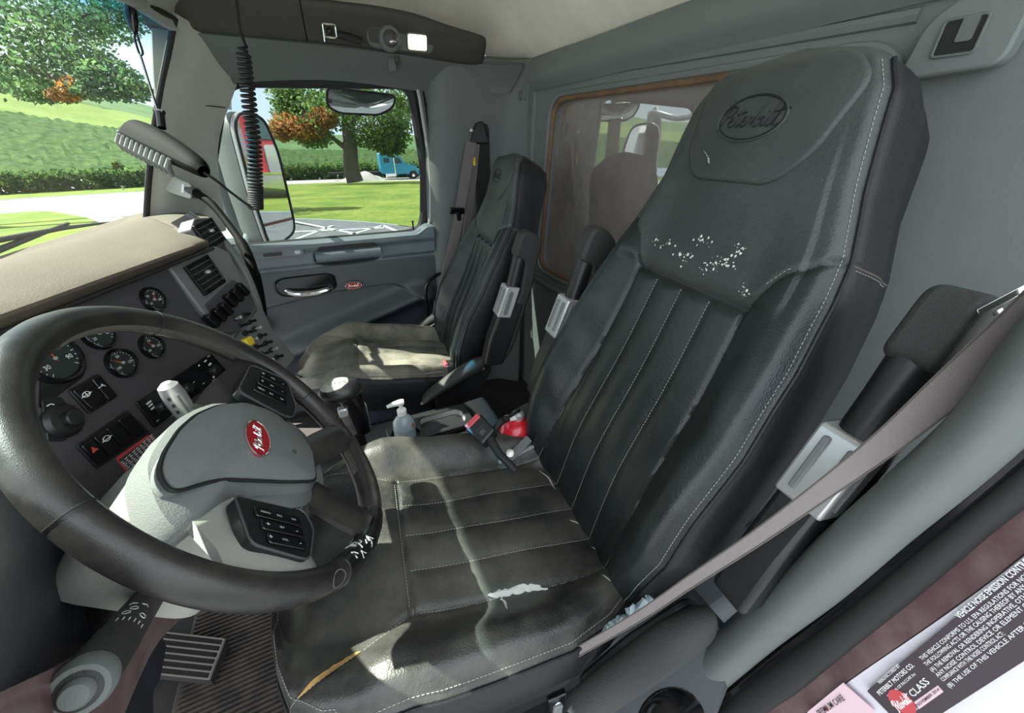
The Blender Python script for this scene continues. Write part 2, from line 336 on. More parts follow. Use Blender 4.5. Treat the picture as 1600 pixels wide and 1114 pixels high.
# crop front: rows of leafy stalks along the field edge
rng = np.random.default_rng(5)
def leaves(pts, size, rng, asp=.55, droop=0):
    n = len(pts); d = rng.normal(size=(n, 3)); d[:, 2] -= droop; d /= np.linalg.norm(d, axis=1, keepdims=True)
    e = rng.normal(size=(n, 3)); e -= (e*d).sum(1, keepdims=True)*d; e /= np.linalg.norm(e, axis=1, keepdims=True)
    s_ = size*(.6 + .8*rng.random((n, 1))); V = np.stack([pts - d*s_*.5, pts + e*s_*asp*.5, pts + d*s_*.5, pts - e*s_*asp*.5], 1).reshape(-1, 3)
    return V, n
def leafobj(name, pts, size, m, parent, rng, kind='stuff', asp=.6):
    V, n = leaves(pts, size, rng, asp); me = bpy.data.meshes.new(name)
    if parent and parent.name in LOC: V = V - np.array(parent.location)
    me.from_pydata(V.tolist(), [], [(4*i, 4*i+1, 4*i+2, 4*i+3) for i in range(n)]); me.materials.append(M[m])
    o = bpy.data.objects.new(name, me); COL.objects.link(o)
    if parent: o.parent = parent
    if kind: o['kind'] = kind
    return o
A_ = rng.uniform(-32, 22, 16000); r_ = 67.5 + rng.random(16000)**2*8
P_ = np.stack([r_*np.sin(np.radians(A_)), r_*np.cos(np.radians(A_)), gz(A_, r_) + rng.random(16000)*1.9], 1)
o = leafobj('crop_plants', P_, .55, 'corn', None, rng); tag(o, 'tall green crop plants along the near edge of the field', 'crop')
# white hatch lines on the lot
hat = thing('painted_hatching', 'white painted hatching on the dark asphalt beyond the passenger window', 'road marking', (2, 9, -1.1))
for q in ([(455, 362), (600, 356)], [(440, 382), (520, 352)], [(510, 377), (598, 352)], [(598, 352), (632, 366)], [(455, 345), (560, 366)], [(370, 372), (450, 358)]):
    a, b = [at(*p, Z=-1.09) for p in q]; d = (b-a)/np.linalg.norm(b-a); nn = np.array([-d[1], d[0], 0])*.07
    obj('stripe', MB().add([a-nn, b-nn, b+nn, a+nn], [(0, 1, 2, 3)]), 'whiteline', hat)
# trees
M['leaf'] = mat('tree_leaves', (.045, .10, .02), .6, col2=(.13, .19, .05), var=.2, vscale=.5)
M['leafblue'] = mat('near_tree_leaves', (.03, .075, .035), .6, col2=(.10, .16, .055), var=.2, vscale=.8)
M['leaforange'] = mat('turning_leaves', (.25, .085, .03), .6, col2=(.22, .15, .04), var=.2, vscale=.8)
M['bark'] = mat('tree_bark', (.10, .09, .075), .9, bump=1, bscale=8, var=.3, vscale=2)
for _k in ('leaf', 'leafblue', 'leaforange', 'corn'):
    nt_ = M[_k].node_tree; pb__ = nt_.nodes['Principled BSDF']; tl = nt_.nodes.new('ShaderNodeBsdfTranslucent'); mx_ = nt_.nodes.new('ShaderNodeMixShader'); mx_.inputs[0].default_value = .45
    lk_ = [l for l in nt_.links if l.to_socket == pb__.inputs['Base Color']]
    gm = nt_.nodes.new('ShaderNodeHueSaturation'); gm.inputs['Value'].default_value = 2.2; nt_.links.new(lk_[0].from_socket, gm.inputs['Color']); nt_.links.new(gm.outputs[0], tl.inputs[0])
    out_ = [n for n in nt_.nodes if n.type == 'OUTPUT_MATERIAL'][0]; nt_.links.new(pb__.outputs[0], mx_.inputs[1]); nt_.links.new(tl.outputs[0], mx_.inputs[2]); nt_.links.new(mx_.outputs[0], out_.inputs[0])
def crown(blobs, n, rng):
    P = []
    for (c, r) in blobs:
        k = int(n/len(blobs)); d = rng.normal(size=(k, 3)); d /= np.linalg.norm(d, axis=1, keepdims=True); P.append(np.array(c) + d*np.array(r)*(rng.random((k, 1))**.45))
    return np.concatenate(P)
base = at(553, 282, Y=44); base[2] = gz(math.degrees(math.atan2(base[0], base[1])), math.hypot(base[0], base[1]))
def tp(px, py, dy=0): return at(px, py, Y=44+dy)
tr = thing('maple_tree', 'broad green tree with a thick forked trunk and orange patch on the lawn', 'tree', base)
mb = MB(); mb.tube(cr([tp(555, 284), tp(549, 262), tp(547, 225), tp(543, 190)], 4), list(np.linspace(.78, .55, 13)), 12)
obj('trunk', mb, 'bark', tr)
for pth, r0 in (([tp(546, 235), tp(528, 222), tp(512, 208)], .3), ([tp(544, 200), tp(535, 165), tp(522, 130)], .4), ([tp(546, 205), tp(556, 165), tp(566, 120)], .42), ([tp(548, 190), tp(580, 165), tp(612, 150)], .25)):
    obj('branch', MB().tube(cr(pth, 4), list(np.linspace(r0, r0*.4, len(cr(pth, 4)))), 8), 'bark', tr)
B = []
for (px, py, rx, rz, dy) in ((470, 150, 2.8, 1.6, 0), (500, 180, 2.4, 1.6, -2), (520, 120, 4, 3, 0), (570, 110, 4, 3.2, 1), (600, 190, 2.6, 1.9, -1), (620, 205, 1.6, 1.6, 0), (585, 215, 2.2, 1.2, -1), (560, 160, 3, 2.2, -3), (625, 165, 1.8, 1.6, 1), (455, 180, 1.6, 1.6, 0), (490, 215, 1.8, .9, 0), (540, 150, 3.4, 3, 3), (610, 230, 1.5, .9, 0), (450, 150, 1.3, 1.2, 0)):
    B.append((tp(px, py, dy), (rx, rx, rz)))
leafobj('foliage', crown(B, 15000, rng), .32, 'leaf', tr, rng)
leafobj('orange_foliage', crown([(tp(452, 195, -1), (1.6, 1.6, 1.0)), (tp(480, 200, -2), (1.8, 1.5, 1.0)), (tp(440, 205, -1), (1, 1, .8)), (tp(505, 185, -3), (1.3, 1.3, .8))], 3000, rng), .34, 'leaforange', tr, rng)
# near tree seen through the windscreen
def np_(px, py, d): return at(px, py, D=d)
tb = at(-330, 300, D=13); tb[2] = -1.2
tr = thing('overhanging_tree', 'tree with spreading leafy boughs hanging in front of the windscreen', 'tree', tb)
top = tb + np.array([0, 0, 8])
obj('trunk', MB().tube([tb, tb+[.1, .1, 3], tb+[0, .3, 6], top], [.5, .42, .36, .3], 12), 'bark', tr)
for q in ([top, np_(0, 90, 13), np_(110, 130, 13), np_(215, 155, 13)], [tb+[0, .2, 5.5], np_(-40, 130, 14), np_(60, 140, 14), np_(120, 150, 14)], [top, np_(40, 20, 13), np_(150, 20, 13)]):
    obj('branch', MB().tube(cr(q, 4), list(np.linspace(.16, .03, len(cr(q, 4)))), 7), 'bark', tr)
B = []
for (px, py, rx, rz, d) in ((20, 60, 1.6, .9, 13), (90, 50, 1.5, .8, 13), (60, 100, 1.7, .8, 13), (130, 95, 1.2, .7, 13), (170, 120, 1.0, .5, 13), (200, 140, .7, .4, 13), (30, 125, 1.4, .5, 14), (70, 145, .9, .35, 13), (150, 40, 1.3, .6, 14), (110, 10, 1.6, .8, 13), (10, 0, 2, 1, 13), (200, 20, 1, .6, 14), (-60, 80, 2, 1.4, 13), (150, 140, .8, .35, 13), (240, 15, .7, .4, 14)):
    B.append((np_(px, py, d), (rx, rx, rz)))
leafobj('foliage', crown(B, 12000, rng), .16, 'leafblue', tr, rng)
leafobj('orange_foliage', crown([(np_(115, 135, 12.8), (.5, .5, .3)), (np_(100, 148, 12.8), (.5, .5, .2))], 500, rng), .17, 'leaforange', tr, rng)
# roadside bush and little sign by the road
bb = at(213, 292, D=48)
t = thing('roadside_bush', 'small yellow-green bush beside the road seen through the windscreen', 'bush', bb)
leafobj('foliage', crown([(bb+[0, 0, .6], (1.2, 1, .9)), (bb+[-.9, 0, 1.9], (.6, .6, 1.0)), (bb+[.8, 0, .2], (.9, .6, .6))], 2200, rng), .3, 'lawn', t, rng)
obj('stem', MB().tube([bb+[0, 0, -.8], bb+[-.4, 0, .5], bb+[-.8, 0, 1.6]], .07, 6), 'bark', t)
s0 = at(197, 305, D=44)
t = thing('roadside_marker', 'pale wooden marker post with boards beside the bush', 'sign', s0)
obj('post', MB().box(s0, (.15, .15, 2.0)), 'shroud', t); obj('board', MB().box(s0+[.3, 0, .3], (.6, .08, .5)), 'shroud', t); obj('board', MB().box(s0+[.45, .1, -.4], (.7, .08, .4)), 'shroud', t)
# blue lorry
M['blue'] = mat('sky_blue_paint', (.012, .22, .38), .3, coat=.5)
M['darkglass'] = mat('dark_lorry_glass', (.03, .05, .06), .1)
T0 = at(600, 284, Y=64); T0[2] = gz(8, 64) + .02
t = thing('blue_lorry', 'bright blue long-nosed lorry with a flat bed parked beyond the lawn', 'truck', T0)
W = lambda a, b, c: T0 + np.array([a, c, b])
obj('sleeper', MB().prism(rpoly([(-.3, .8), (-.3, 3.4), (1.5, 3.35), (1.6, .8)], .15), W, -1.1, 1.1), 'blue', t)
obj('cab', MB().prism(rpoly([(1.6, .7), (1.6, 3.2), (2.6, 3.0), (3.1, 2.2), (3.1, .7)], .1), W, -1.0, 1.0), 'blue', t)
obj('hood', MB().prism(rpoly([(3.1, .7), (3.1, 2.15), (4.7, 1.75), (5.1, 1.2), (5.1, .6), (4.9, .6), (4.6, 1.1), (3.9, 1.1), (3.6, .6)], .12), W, -.95, .95), 'blue', t)
obj('side_window', MB().prism(rpoly([(1.85, 2.1), (1.85, 2.85), (2.45, 2.75), (2.75, 2.1)], .06), W, -1.03, -1.0), 'darkglass', t)
obj('sleeper_window', MB().prism(rpoly([(.2, 2.2), (.2, 2.8), (1.0, 2.8), (1.0, 2.2)], .06), W, -1.13, -1.1), 'darkglass', t)
obj('exhaust_stack', MB().tube([W(1.6, .6, -1.2), W(1.6, 3.7, -1.2)], .1, 8), 'chrome', t)
obj('bed_frame', MB().box(W(-3.8, .95, 0), (7, .9, .25)), 'rubber', t)
obj('fuel_tank', MB().tube([W(.2, .55, -1), W(1.7, .55, -1)], .32, 12), 'chrome', t)
for x in (4.2, -3.6, -4.9):
    for y in (-.95, .95):
        wl = obj('wheel', MB().lathe([(.2, -.14), (.5, -.14), (.52, 0), (.5, .14), (.2, .14)], W(x, .5, y), (0, 1, 0), 16), 'rubber', t)
        obj('hub', MB().lathe([(.01, -.17), (.2, -.16), (.22, .16), (.01, .17)], W(x, .5, y), (0, 1, 0), 12), 'chrome', wl)
c0 = at(568, 282, Y=62); c0[2] = gz(4, 62)
G = [[c0 + np.array([x, y, max(0, 1.15*math.cos(min(1, abs(x)/3.2)*math.pi/2)*math.cos(min(1, abs(y)/1.8)*math.pi/2)*(1+.15*math.sin(3*x+2*y)))]) for y in np.linspace(-1.8, 1.8, 12)] for x in np.linspace(-3.2, 3.2, 20)]
tag(obj('sand_mound', MB().grid(G), 'gravel'), 'low pale mound behind the trunk of the broad tree', 'mound')
# red lorry and brick house that stand alongside (seen in the passenger mirror)
M['lorryred'] = mat('dark_red_paint', (.20, .012, .02), .3, coat=.5); M['brick'] = mat('house_brick', (.22, .08, .05), .9, var=.3, vscale=3); M['roof'] = mat('house_roof', (.10, .08, .07), .9)
Q = np.array([17., 6.6, -1.1])
t = thing('red_lorry', 'dark red lorry reflected in the passenger side mirror', 'truck', Q)
V_ = lambda a, b, c: Q + np.array([c, a, b])
obj('cab', MB().prism(rpoly([(-1.2, .9), (-1.2, 3.2), (1.2, 3.2), (1.2, .9)], .2), V_, 0, 3.5), 'lorryred', t)
obj('windscreen', MB().prism(rpoly([(-1.05, 2.1), (-.95, 2.95), (.95, 2.95), (1.05, 2.1)], .1), V_, -.05, 0), 'darkglass', t)
obj('grille', MB().prism(rpoly([(-.6, .9), (-.6, 1.9), (.6, 1.9), (.6, .9)], .1), V_, -.08, 0), 'chrome', t)
obj('bumper', MB().box(Q+[-.1, 0, .6], (.3, 2.5, .45)), 'chrome', t)
for y in (-1, 1): obj('wheel', MB().lathe([(.25, -.15), (.52, -.15), (.52, .15), (.25, .15)], Q+[1, y, .52], (0, 1, 0), 16), 'rubber', t)
Q2 = np.array([60., 14., -2.6])
t = thing('brick_house', 'small brick house with a pitched roof reflected low in the passenger mirror', 'house', Q2)
V2 = lambda a, b, c: Q2 + np.array([c, a, b])
obj('wall', MB().prism([(-7, 0), (-7, 3.2), (7, 3.2), (7, 0)], V2, 0, 8), 'brick', t)
obj('roof', MB().prism([(-7.8, 3.1), (0, 6.6), (7.8, 3.1)], V2, -.5, 8.5), 'roof', t)
for y in (-4.5, 0, 4.5): obj('window', MB().prism([(y-.7, 1), (y-.7, 2.4), (y+.7, 2.4), (y+.7, 1)], V2, -.06, 0), 'darkglass', t)

# ================================================================ CAB SHELL
def S(name, mb, m, parent=None, **k): o = obj(name, mb, m, parent, **k); o['kind'] = 'structure'; return o
S('floor', MB().box((-.1, 1.02, -.03), (2.1, 2.04, .06)), 'carpet')
# ceiling (cloth headliner), coved into the rear wall
rows = []
for y, k in ((.02, 1), (.5, 1), (1.0, 1), (1.4, 1), (1.70, .8), (1.85, .45), (1.97, .0)):
    zr = 1.575 + .035*(y/1.8); q = 1.655
    rows.append([(.94, y, zr), (.86, y, zr+.05*k+.01), (.70, y, q+(1.80-q)*k), (.3, y, q+.04+(1.82-q)*k), (-.1, y, q+.04+(1.78-q)*k), (-.40, y, q+.01+(1.71-q)*k)])
S('ceiling', MB().grid(net(rows, 3, 5)[::-1], .02), 'headliner')
# rear wall with window opening
def ring(inner, outer_r, fn, d0, d1, n=12):
    I = inner; cx = sum(p[0] for p in I)/len(I); cy = sum(p[1] for p in I)/len(I); x0, x1, y0, y1 = outer_r; O = []
    for a, b in I:
        dx, dy = a-cx, b-cy; k = min(((x1 if dx > 0 else x0)-cx)/dx if abs(dx) > 1e-6 else 1e9, ((y1 if dy > 0 else y0)-cy)/dy if abs(dy) > 1e-6 else 1e9)
        O.append((cx+dx*k, cy+dy*k))
    # snap nearest samples to the four corners
    for c in ((x0, y0), (x0, y1), (x1, y0), (x1, y1)):
        j = min(range(len(O)), key=lambda i: (O[i][0]-c[0])**2+(O[i][1]-c[1])**2); O[j] = c
    m = len(I); V = [fn(a, b, d) for d in (d0, d1) for L_ in (I, O) for a, b in L_]
    F = []
    for i in range(m):
        j = (i+1) % m; F += [(i, j, m+j, m+i), (2*m+i, 3*m+i, 3*m+j, 2*m+j), (i, 2*m+i, 2*m+j, j), (m+i, m+j, 3*m+j, 3*m+i)]
    return MB().add(V, F)
RW = .93
rw = lambda a, b, d: (RW + d, a, b)
win = rpoly([(.45, .78), (1.67, .76), (1.60, 1.455), (.45, 1.435)], .09, 6)
win2 = [(p[0]*.5+q[0]*.5, p[1]*.5+q[1]*.5) for p, q in zip(win, win[1:]+win[:1])]
dense = []
for i in range(len(win)):
    a, b = np.array(win[i]), np.array(win[(i+1) % len(win)]); k = max(1, int(np.linalg.norm(b-a)/.05)); dense += [tuple(a+(b-a)*j/k) for j in range(k)]
S('wall_rear', ring(dense, (-.12, 1.97, -.02, 1.64), rw, 0, .06), 'rearwall')
wr_ = S('window_3', MB().prism(dense, rw, .03, .036), 'g_rear')
def loopscale(P, s): cx = sum(p[0] for p in P)/len(P); cy = sum(p[1] for p in P)/len(P); return [(cx+(a-cx)*(1+s/abs(.6)), cy+(b-cy)*(1+s/.35)) for a, b in P]
S('window_frame', MB().tube([rw(a, b, .004) for a, b in dense+dense[:1]], .010, 8, False), 'rubber_frame', wr_)
S('window_seal', MB().tube([rw(a, b, -.004) for a, b in loopscale(dense, .014)+loopscale(dense, .014)[:1]], .009, 8, False), 'rearwall', wr_)
# raised moulding round the window and a ledge below it
S('trim_1', MB().tube(cr([rw(1.80, .6, .002), rw(1.78, 1.0, .002), rw(1.76, 1.46, .002), rw(1.70, 1.53, .002), rw(1.2, 1.505, .002), rw(.45, 1.48, .002)], 5), .012, 8), 'rearwall')
S('trim_2', MB().box((RW-.012, .9, .70), (.03, 1.9, .02)), 'rearwall', bevel=.006)
S('outer_skin', MB().box((.78, 2.09, .82), (.56, .06, 1.75)).box((.97, 1.9, .82), (.05, .3, 1.75)), 'paintwhite')
S('outer_roof', MB().box((.975, .95, 1.78), (.03, 2.1, .42)).box((.3, 2.02, 1.78), (1.35, .05, .3)), 'paintwhite')
S('rocker_sill', MB().box((0, 2.06, -.02), (1.0, .14, .14)), 'black')
S('trim_7', MB().grid(net([[(.93, y, 1.50), (.90, y, 1.545), (.925, y, 1.60)] for y in (-.1, .5, 1.2, 1.75)], 3, 4), .01), 'rearwall')
# passenger-side wall: B pillar and below, header above the door window
prof = [(.485, 2.04), (.50, 1.985), (.54, 1.955), (.64, 1.95), (.76, 1.945), (.84, 1.925), (.94, 1.84)]
rows = [[(x + dx, y - dy, zz) for x, y in prof] for zz, dx, dy in ((0, -.03, 0), (.5, -.02, 0), (.95, 0, 0), (1.3, .03, .01), (1.50, .05, .03), (1.62, .06, .08))]
S('wall_right', MB().grid(net(rows, 4, 4), .03), 'trim')
S('trim_3', MB().tube(cr([(.485, 1.985, .3), (.495, 1.985, .9), (.525, 1.98, 1.25), (.535, 1.965, 1.42)], 5), .011, 8), 'pillar')
# header between door window and console
rows = [[(-.46, 1.99, 1.40), (-.30, 1.985, 1.49), (.1, 1.985, 1.535), (.45, 1.985, 1.515), (.62, 1.96, 1.50), (.86, 1.88, 1.50)],
        [(-.42, 1.93, 1.50), (-.28, 1.93, 1.54), (.1, 1.93, 1.565), (.45, 1.93, 1.555), (.64, 1.915, 1.55), (.88, 1.86, 1.54)],
        [(-.36, 1.85, 1.62), (-.26, 1.86, 1.62), (.1, 1.86, 1.62), (.45, 1.86, 1.61), (.66, 1.86, 1.60), (.90, 1.82, 1.60)]]
S('trim_4', MB().grid(net(rows, 5, 4), .02), 'trim')
S('trim_gap', MB().tube([(.43, 1.984, 1.517), (.435, 1.93, 1.554), (.43, 1.868, 1.60)], .0022, 6), 'rubber')
# front header above the windscreen
rows = [[(-.285, 1.80, 1.60), (-.38, 1.5, 1.62), (-.50, 1.0, 1.63), (-.54, .3, 1.63), (-.54, .0, 1.63)],
        [(-.27, 1.86, 1.66), (-.32, 1.5, 1.665), (-.44, 1.0, 1.68), (-.47, .3, 1.68), (-.47, .0, 1.68)],
        [(-.20, 1.84, 1.70), (-.2, 1.5, 1.75), (-.3, 1.0, 1.79), (-.3, .3, 1.79), (-.3, .0, 1.79)]]
S('trim_5', MB().grid(net(rows, 4, 5), .02), 'pillar')
# A pillar trim on the passenger side
rows = [[(-.615, 1.885, .98), (-.44, 1.83, 1.335), (-.275, 1.79, 1.64)],
        [(-.56, 1.90, .98), (-.405, 1.855, 1.335), (-.25, 1.83, 1.63)],
        [(-.48, 1.955, .98), (-.36, 1.90, 1.335), (-.21, 1.865, 1.62)],
        [(-.40, 2.0, .98), (-.325, 1.965, 1.28), (-.20, 1.955, 1.50)],
        [(-.385, 2.03, .98), (-.315, 1.99, 1.28), (-.19, 1.985, 1.49)]]
S('trim_6', MB().grid(net(rows, 5, 5), .02), 'pillar')
S('pillar_gap', MB().tube(cr([(-.405, 1.815, 1.43), (-.34, 1.88, 1.42), (-.245, 1.955, 1.415)], 4), .002, 6), 'rubber')
# windscreen
top = [(-.285, 1.795, 1.63), (-.38, 1.5, 1.64), (-.50, 1.0, 1.65), (-.54, .5, 1.65), (-.54, .0, 1.65)]
bot = [(-.61, 1.875, 1.00), (-.72, 1.5, .99), (-.84, 1.0, .99), (-.88, .5, .99), (-.88, .0, .99)]
mid = [tuple((np.array(a)+np.array(b))/2 + [-.015, 0, .0]) for a, b in zip(top, bot)]
w1 = S('window_1', MB().grid(net([bot, mid, top], 6, 6)), 'g_wind')
S('window_seal', MB().tube(list(cr([bot[0], mid[0], top[0]], 6)) + list(cr(top, 6))[1:], .009, 8), 'rubber', w1)
# rear jamb of the open driver's door: trim, seal, painted body with its placard
JX = .50
def J(px, py, dx=0): return at(px, py, X=JX+dx)
inn = [(1700, 420), (1600, 510), (1500, 645), (1400, 740), (1300, 830), (1200, 922), (1100, 1012), (1000, 1114), (900, 1230)]
mid_ = [(1700, 500), (1600, 590), (1500, 705), (1400, 795), (1300, 882), (1200, 966), (1095, 1060), (1030, 1114), (960, 1230)]
out = [(1720, 570), (1620, 665), (1520, 755), (1415, 840), (1310, 930), (1210, 1005), (1130, 1072), (1080, 1114), (1000, 1190)]
sea = [(1740, 670), (1640, 752), (1540, 830), (1430, 925), (1330, 1005), (1240, 1078), (1200, 1105), (1150, 1145), (1080, 1210)]
mar = [(1760, 750), (1650, 830), (1550, 908), (1450, 980), (1350, 1048), (1290, 1092), (1240, 1130), (1190, 1170), (1120, 1240)]
wht = [(1900, 830), (1800, 930), (1700, 1010), (1640, 1070), (1560, 1130), (1480, 1190), (1400, 1240), (1340, 1280), (1260, 1340)]
wht2 = [(2000, 930), (1900, 1030), (1800, 1110), (1740, 1170), (1660, 1230), (1580, 1290), (1500, 1340), (1440, 1380), (1360, 1440)]
rows = [[J(*p, .10) for p in inn], [J(*p, .0) for p in inn], [J(*p, -.028) for p in mid_], [J(*p, -.012) for p in out], [J(*p, .02) for p in out]]
S('trim_8', MB().grid(net(rows, 5, 4), .004), 'trim')
sg = [((a[0]+b[0])/2, (a[1]+b[1])/2) for a, b in zip(out, sea)]
S('wall_left', MB().grid(net([[J(*p, .025) for p in out], [J(*p, -.003) for p in sg], [J(*p, .0) for p in sea], [J(*p, .02) for p in sea]], 5, 4), .003), 'rubber')
S('seal_groove', MB().tube(cr([J(*((a[0]*.75+b[0]*.25), (a[1]*.75+b[1]*.25)), -.006) for a, b in zip(out, sea)], 4), .004, 6), 'gloss_black')
jamb = S('door_jamb', MB().grid(net([[J(*p, .018) for p in sea], [J(*p, .008) for p in mar]], 3, 4), .004), 'paintmaroon')
S('painted_post', MB().grid(net([[J(*p, .008) for p in mar], [J(*p, .008) for p in wht], [J(*p, .03) for p in wht2]], 4, 4), .004), 'paintwhite')
# floor side and door sill on the driver's side
S('trim_9', MB().box((-.1, .06, .02), (2.0, .10, .06)), 'black', bevel=.01)
S('trim_10', MB().box((.68, .30, .20), (.44, .16, .40)), 'door', bevel=.03)
S('trim_11', MB().grid(net([[(.36, .10, .06), (.44, .10, .30), (.52, .14, .52)], [(.36, .34, .06), (.44, .34, .30), (.52, .34, .52)]], 3, 5), .02), 'door')

# ================================================================ PASSENGER DOOR
dr = thing('door_1', None, None, (.0, 2.0, .9)); dr['kind'] = 'structure'
dwin = rpoly([(-.455, .90), (-.455, 1.03), (-.235, 1.505), (.46, 1.53), (.485, 1.2), (.455, .945), (.40, .90)], .07, 6)
dd = []
for i in range(len(dwin)):
    a, b = np.array(dwin[i]), np.array(dwin[(i+1) % len(dwin)]); k = max(1, int(np.linalg.norm(b-a)/.05)); dd += [tuple(a+(b-a)*j/k) for j in range(k)]
DW = lambda a, b, d: (a, 2.0+d, b)
S('door_frame', MB().tube([DW(a, b, .02) for a, b in dd+dd[:1]], .024, 10, False), 'rubber', dr)
S('weather_strip', MB().tube([DW(a, b, -.028) for a, b in loopscale(dd, .020)+loopscale(dd, .020)[:1]], .007, 8, False), 'pillar', dr)
S('frame_lip', MB().tube([DW(a, b, -.022) for a, b in loopscale(dd, .040)+loopscale(dd, .040)[:1]], .013, 8, False), 'black', dr)
w2 = obj('window_2', MB().prism(dd, DW, .03, .034), 'g_door'); w2['kind'] = 'structure'
def sst(x, a, b): t = np.clip((x-a)/(b-a), 0, 1); return t*t*(3-2*t)
def door_y(x, z):
    rail = .045*sst(z, .80, .83) + .02*sst(z, .87, .90)*(1-sst(z, .94, .97))
    # swooping band: upper edge of the armrest bulge
    zc = .60 + .075*np.cos((x-.15)*2.4) - .10*sst(x, .22, .46)
    band = .030*sst(z, zc, zc+.012)*(1-sst(z, .795, .82))
    arm = .075*np.exp(-((z-(.60-.30*np.clip(.36-x, 0, 1)))/.045)**2)*sst(x, -.5, -.1)*(1-sst(x, .40, .47))
    low = .03*(1-sst(z, .30, .50))
    # pull cup
    cup = ((x-.07)/.145)**4 + ((z-.845)/.042)**4; cupd = -.05*(1-sst(cup, .6, 1.15))
    cup += 0
    hand = ((x+.135)/.125)**4 + ((z-.728)/.045)**4; hd = -.035*(1-sst(hand, .7, 1.1))
    return 1.985 - (rail + band + arm + low + cupd + hd)
zt = lambda x: .915 + .035*sst(x, .38, .46)
xs = np.linspace(-.47, .475, 150); G = []
for x in xs:
    zz = np.linspace(.80, zt(x), 50); G.append([(x, door_y(x, q), q) for q in zz] + [(x, 2.0, zt(x)+.004)])
S('door_rail', MB().grid(G, 0), 'door_rail', dr, ang=60)
G = [[(x, door_y(x, q), q) for q in np.linspace(.06, .80, 170)] for x in xs]
dp = S('door_panel', MB().grid(G, 0), 'door', dr, ang=60); dp.data.materials.append(M['knee'])
for pgn in dp.data.polygons:
    c_ = pgn.center; x_, z_ = c_.x, c_.z + .9
    if z_ < .585-.30*max(0, min(1, .36-x_)): pgn.material_index = 1
S('door_edge', MB().box((.0, 2.03, .48), (.94, .06, .86)), 'black', dr)
# pull cup bar, switch plate, lock pin, release handle, emblem
S('pull_grip', MB().grid(net([[(x, 1.925-.0*k, .872), (x, 1.905, .862), (x, 1.910, .845), (x, 1.935, .838)] for k, x in enumerate((-.07, .07, .21))], 3, 4), .01), 'door_rail', dr)
S('pull_slot', MB().prism(rrect(.25, .03, .013, 4, .07, .885), lambda a, b, d: (a, 1.95-d*1.0-.0, b), -.01, .033), 'rubber', dr)
sp = S('switch_plate', MB().prism(rrect(.20, .030, .014, 4, -.21, .888), lambda a, b, d: (a, 1.922+(b-.888)*.3-d, b), 0, .006), 'door_rail', dr, bevel=.002)
S('switch_rocker', MB().prism(rrect(.07, .014, .005, 3, -.23, .888), lambda a, b, d: (a, 1.916-d, b), 0, .004), 'black', sp)
S('lock_button', MB().prism(rrect(.022, .014, .005, 3, -.135, .888), lambda a, b, d: (a, 1.916-d, b), 0, .004), 'silver', sp)
S('lock_pin', MB().lathe([(.004, 0), (.004, .035), (.006, .038), (.005, .044)], (.385, 1.965, .93), n=12), 'rubber', dr)
S('handle_cup', MB().prism(rrect(.25, .088, .042, 6, -.135, .728), lambda a, b, d: (a, 1.956+d, b), 0, .012), 'gloss_black', dr, bevel=.006)
S('release_handle', MB().tube(cr([(-.225, 1.955, .715), (-.19, 1.937, .700), (-.12, 1.932, .694), (-.05, 1.936, .700), (-.035, 1.95, .706)], 4), [.010, .012, .013, .013, .013, .013, .013, .013, .013, .013, .013, .013, .013, .012, .012, .012, .010], 10), 'chrome', dr)
em = S('emblem', MB().prism([(.062+.036*math.cos(2*math.pi*k/30), .703+.0165*math.sin(2*math.pi*k/30)) for k in range(30)], lambda a, b, d: (a, 1.944-d, b), 0, .008), 'red', dr)
S('emblem_rim', MB().tube([(.062+.036*math.cos(2*math.pi*k/30), 1.936, .703+.0165*math.sin(2*math.pi*k/30)) for k in range(31)], .0012, 6, False), 'chrome', em)
S('lettering', script(MB(), lambda a, b, c: (.062+a, 1.9355, .703+b), .0135, .0009), 'chrome', em)
g_ = [((-.38+.055*math.cos(a), .56+.055*math.sin(a))) for a in np.linspace(0, 2*math.pi, 24, False)]
S('speaker_grille', MB().prism(g_, lambda a, b, d: (a, 1.952-d, b), 0, .008), 'black', dr, bevel=.003)
gh = thing('grab_bar', 'bent black metal grab bar at the rear edge of the passenger door', 'handle', (.42, 1.9, .6))
obj('bar', MB().tube(cr([(.395, 1.90, .36), (.39, 1.885, .55), (.395, 1.875, .66), (.42, 1.87, .70), (.47, 1.90, .715), (.50, 1.96, .70)], 5), .009, 10), 'gloss_black', gh)
obj('mount', MB().box((.397, 1.915, .36), (.03, .05, .04)), 'black', gh, bevel=.005)

# ================================================================ OUTSIDE OF THE CAB
hd_ = [[(-.83, y, .97) for y in (-.1, .6, 1.3, 1.75)], [(-1.1, y, .98) for y in (-.1, .6, 1.25, 1.7)], [(-1.8, y, .92) for y in (.05, .65, 1.2, 1.55)], [(-2.4, y, .80) for y in (.2, .7, 1.15, 1.45)]]
M['hoodpaint'] = mat('pale_teal_grey_paint', (.25, .31, .31), .35, coat=.4, var=.25, vscale=5)
h1 = tag(obj('engine_hood', MB().grid(net(hd_, 5, 5), .02), 'hoodpaint'), 'pale grey engine hood beyond the windscreen', 'hood')
ev_ = thing('added_sun_blocker', 'added outside visor panel, out of view, blocking sun over the driver half of the windscreen', 'visor', (-.65, .6, 1.68))  # added out of view to stop sun coming through the dyed band
obj('panel', MB().grid(net([[(-.56, y, 1.705) for y in (-.05, .4, .8, 1.28)], [(-.62, y, 1.702) for y in (-.05, .4, .8, 1.26)], [(-.685, y, 1.690) for y in (-.05, .4, .8, 1.22)]], 4, 3), .008), 'paintwhite', ev_)
for y in (.05, .62, 1.18): obj('bracket', MB().box((-.585, y, 1.688), (.06, .02, .03)), 'chrome', ev_)
wp = thing('wiper', 'black wiper blade lying along the foot of the windscreen', 'wiper', at(100, 362, X=-.85))
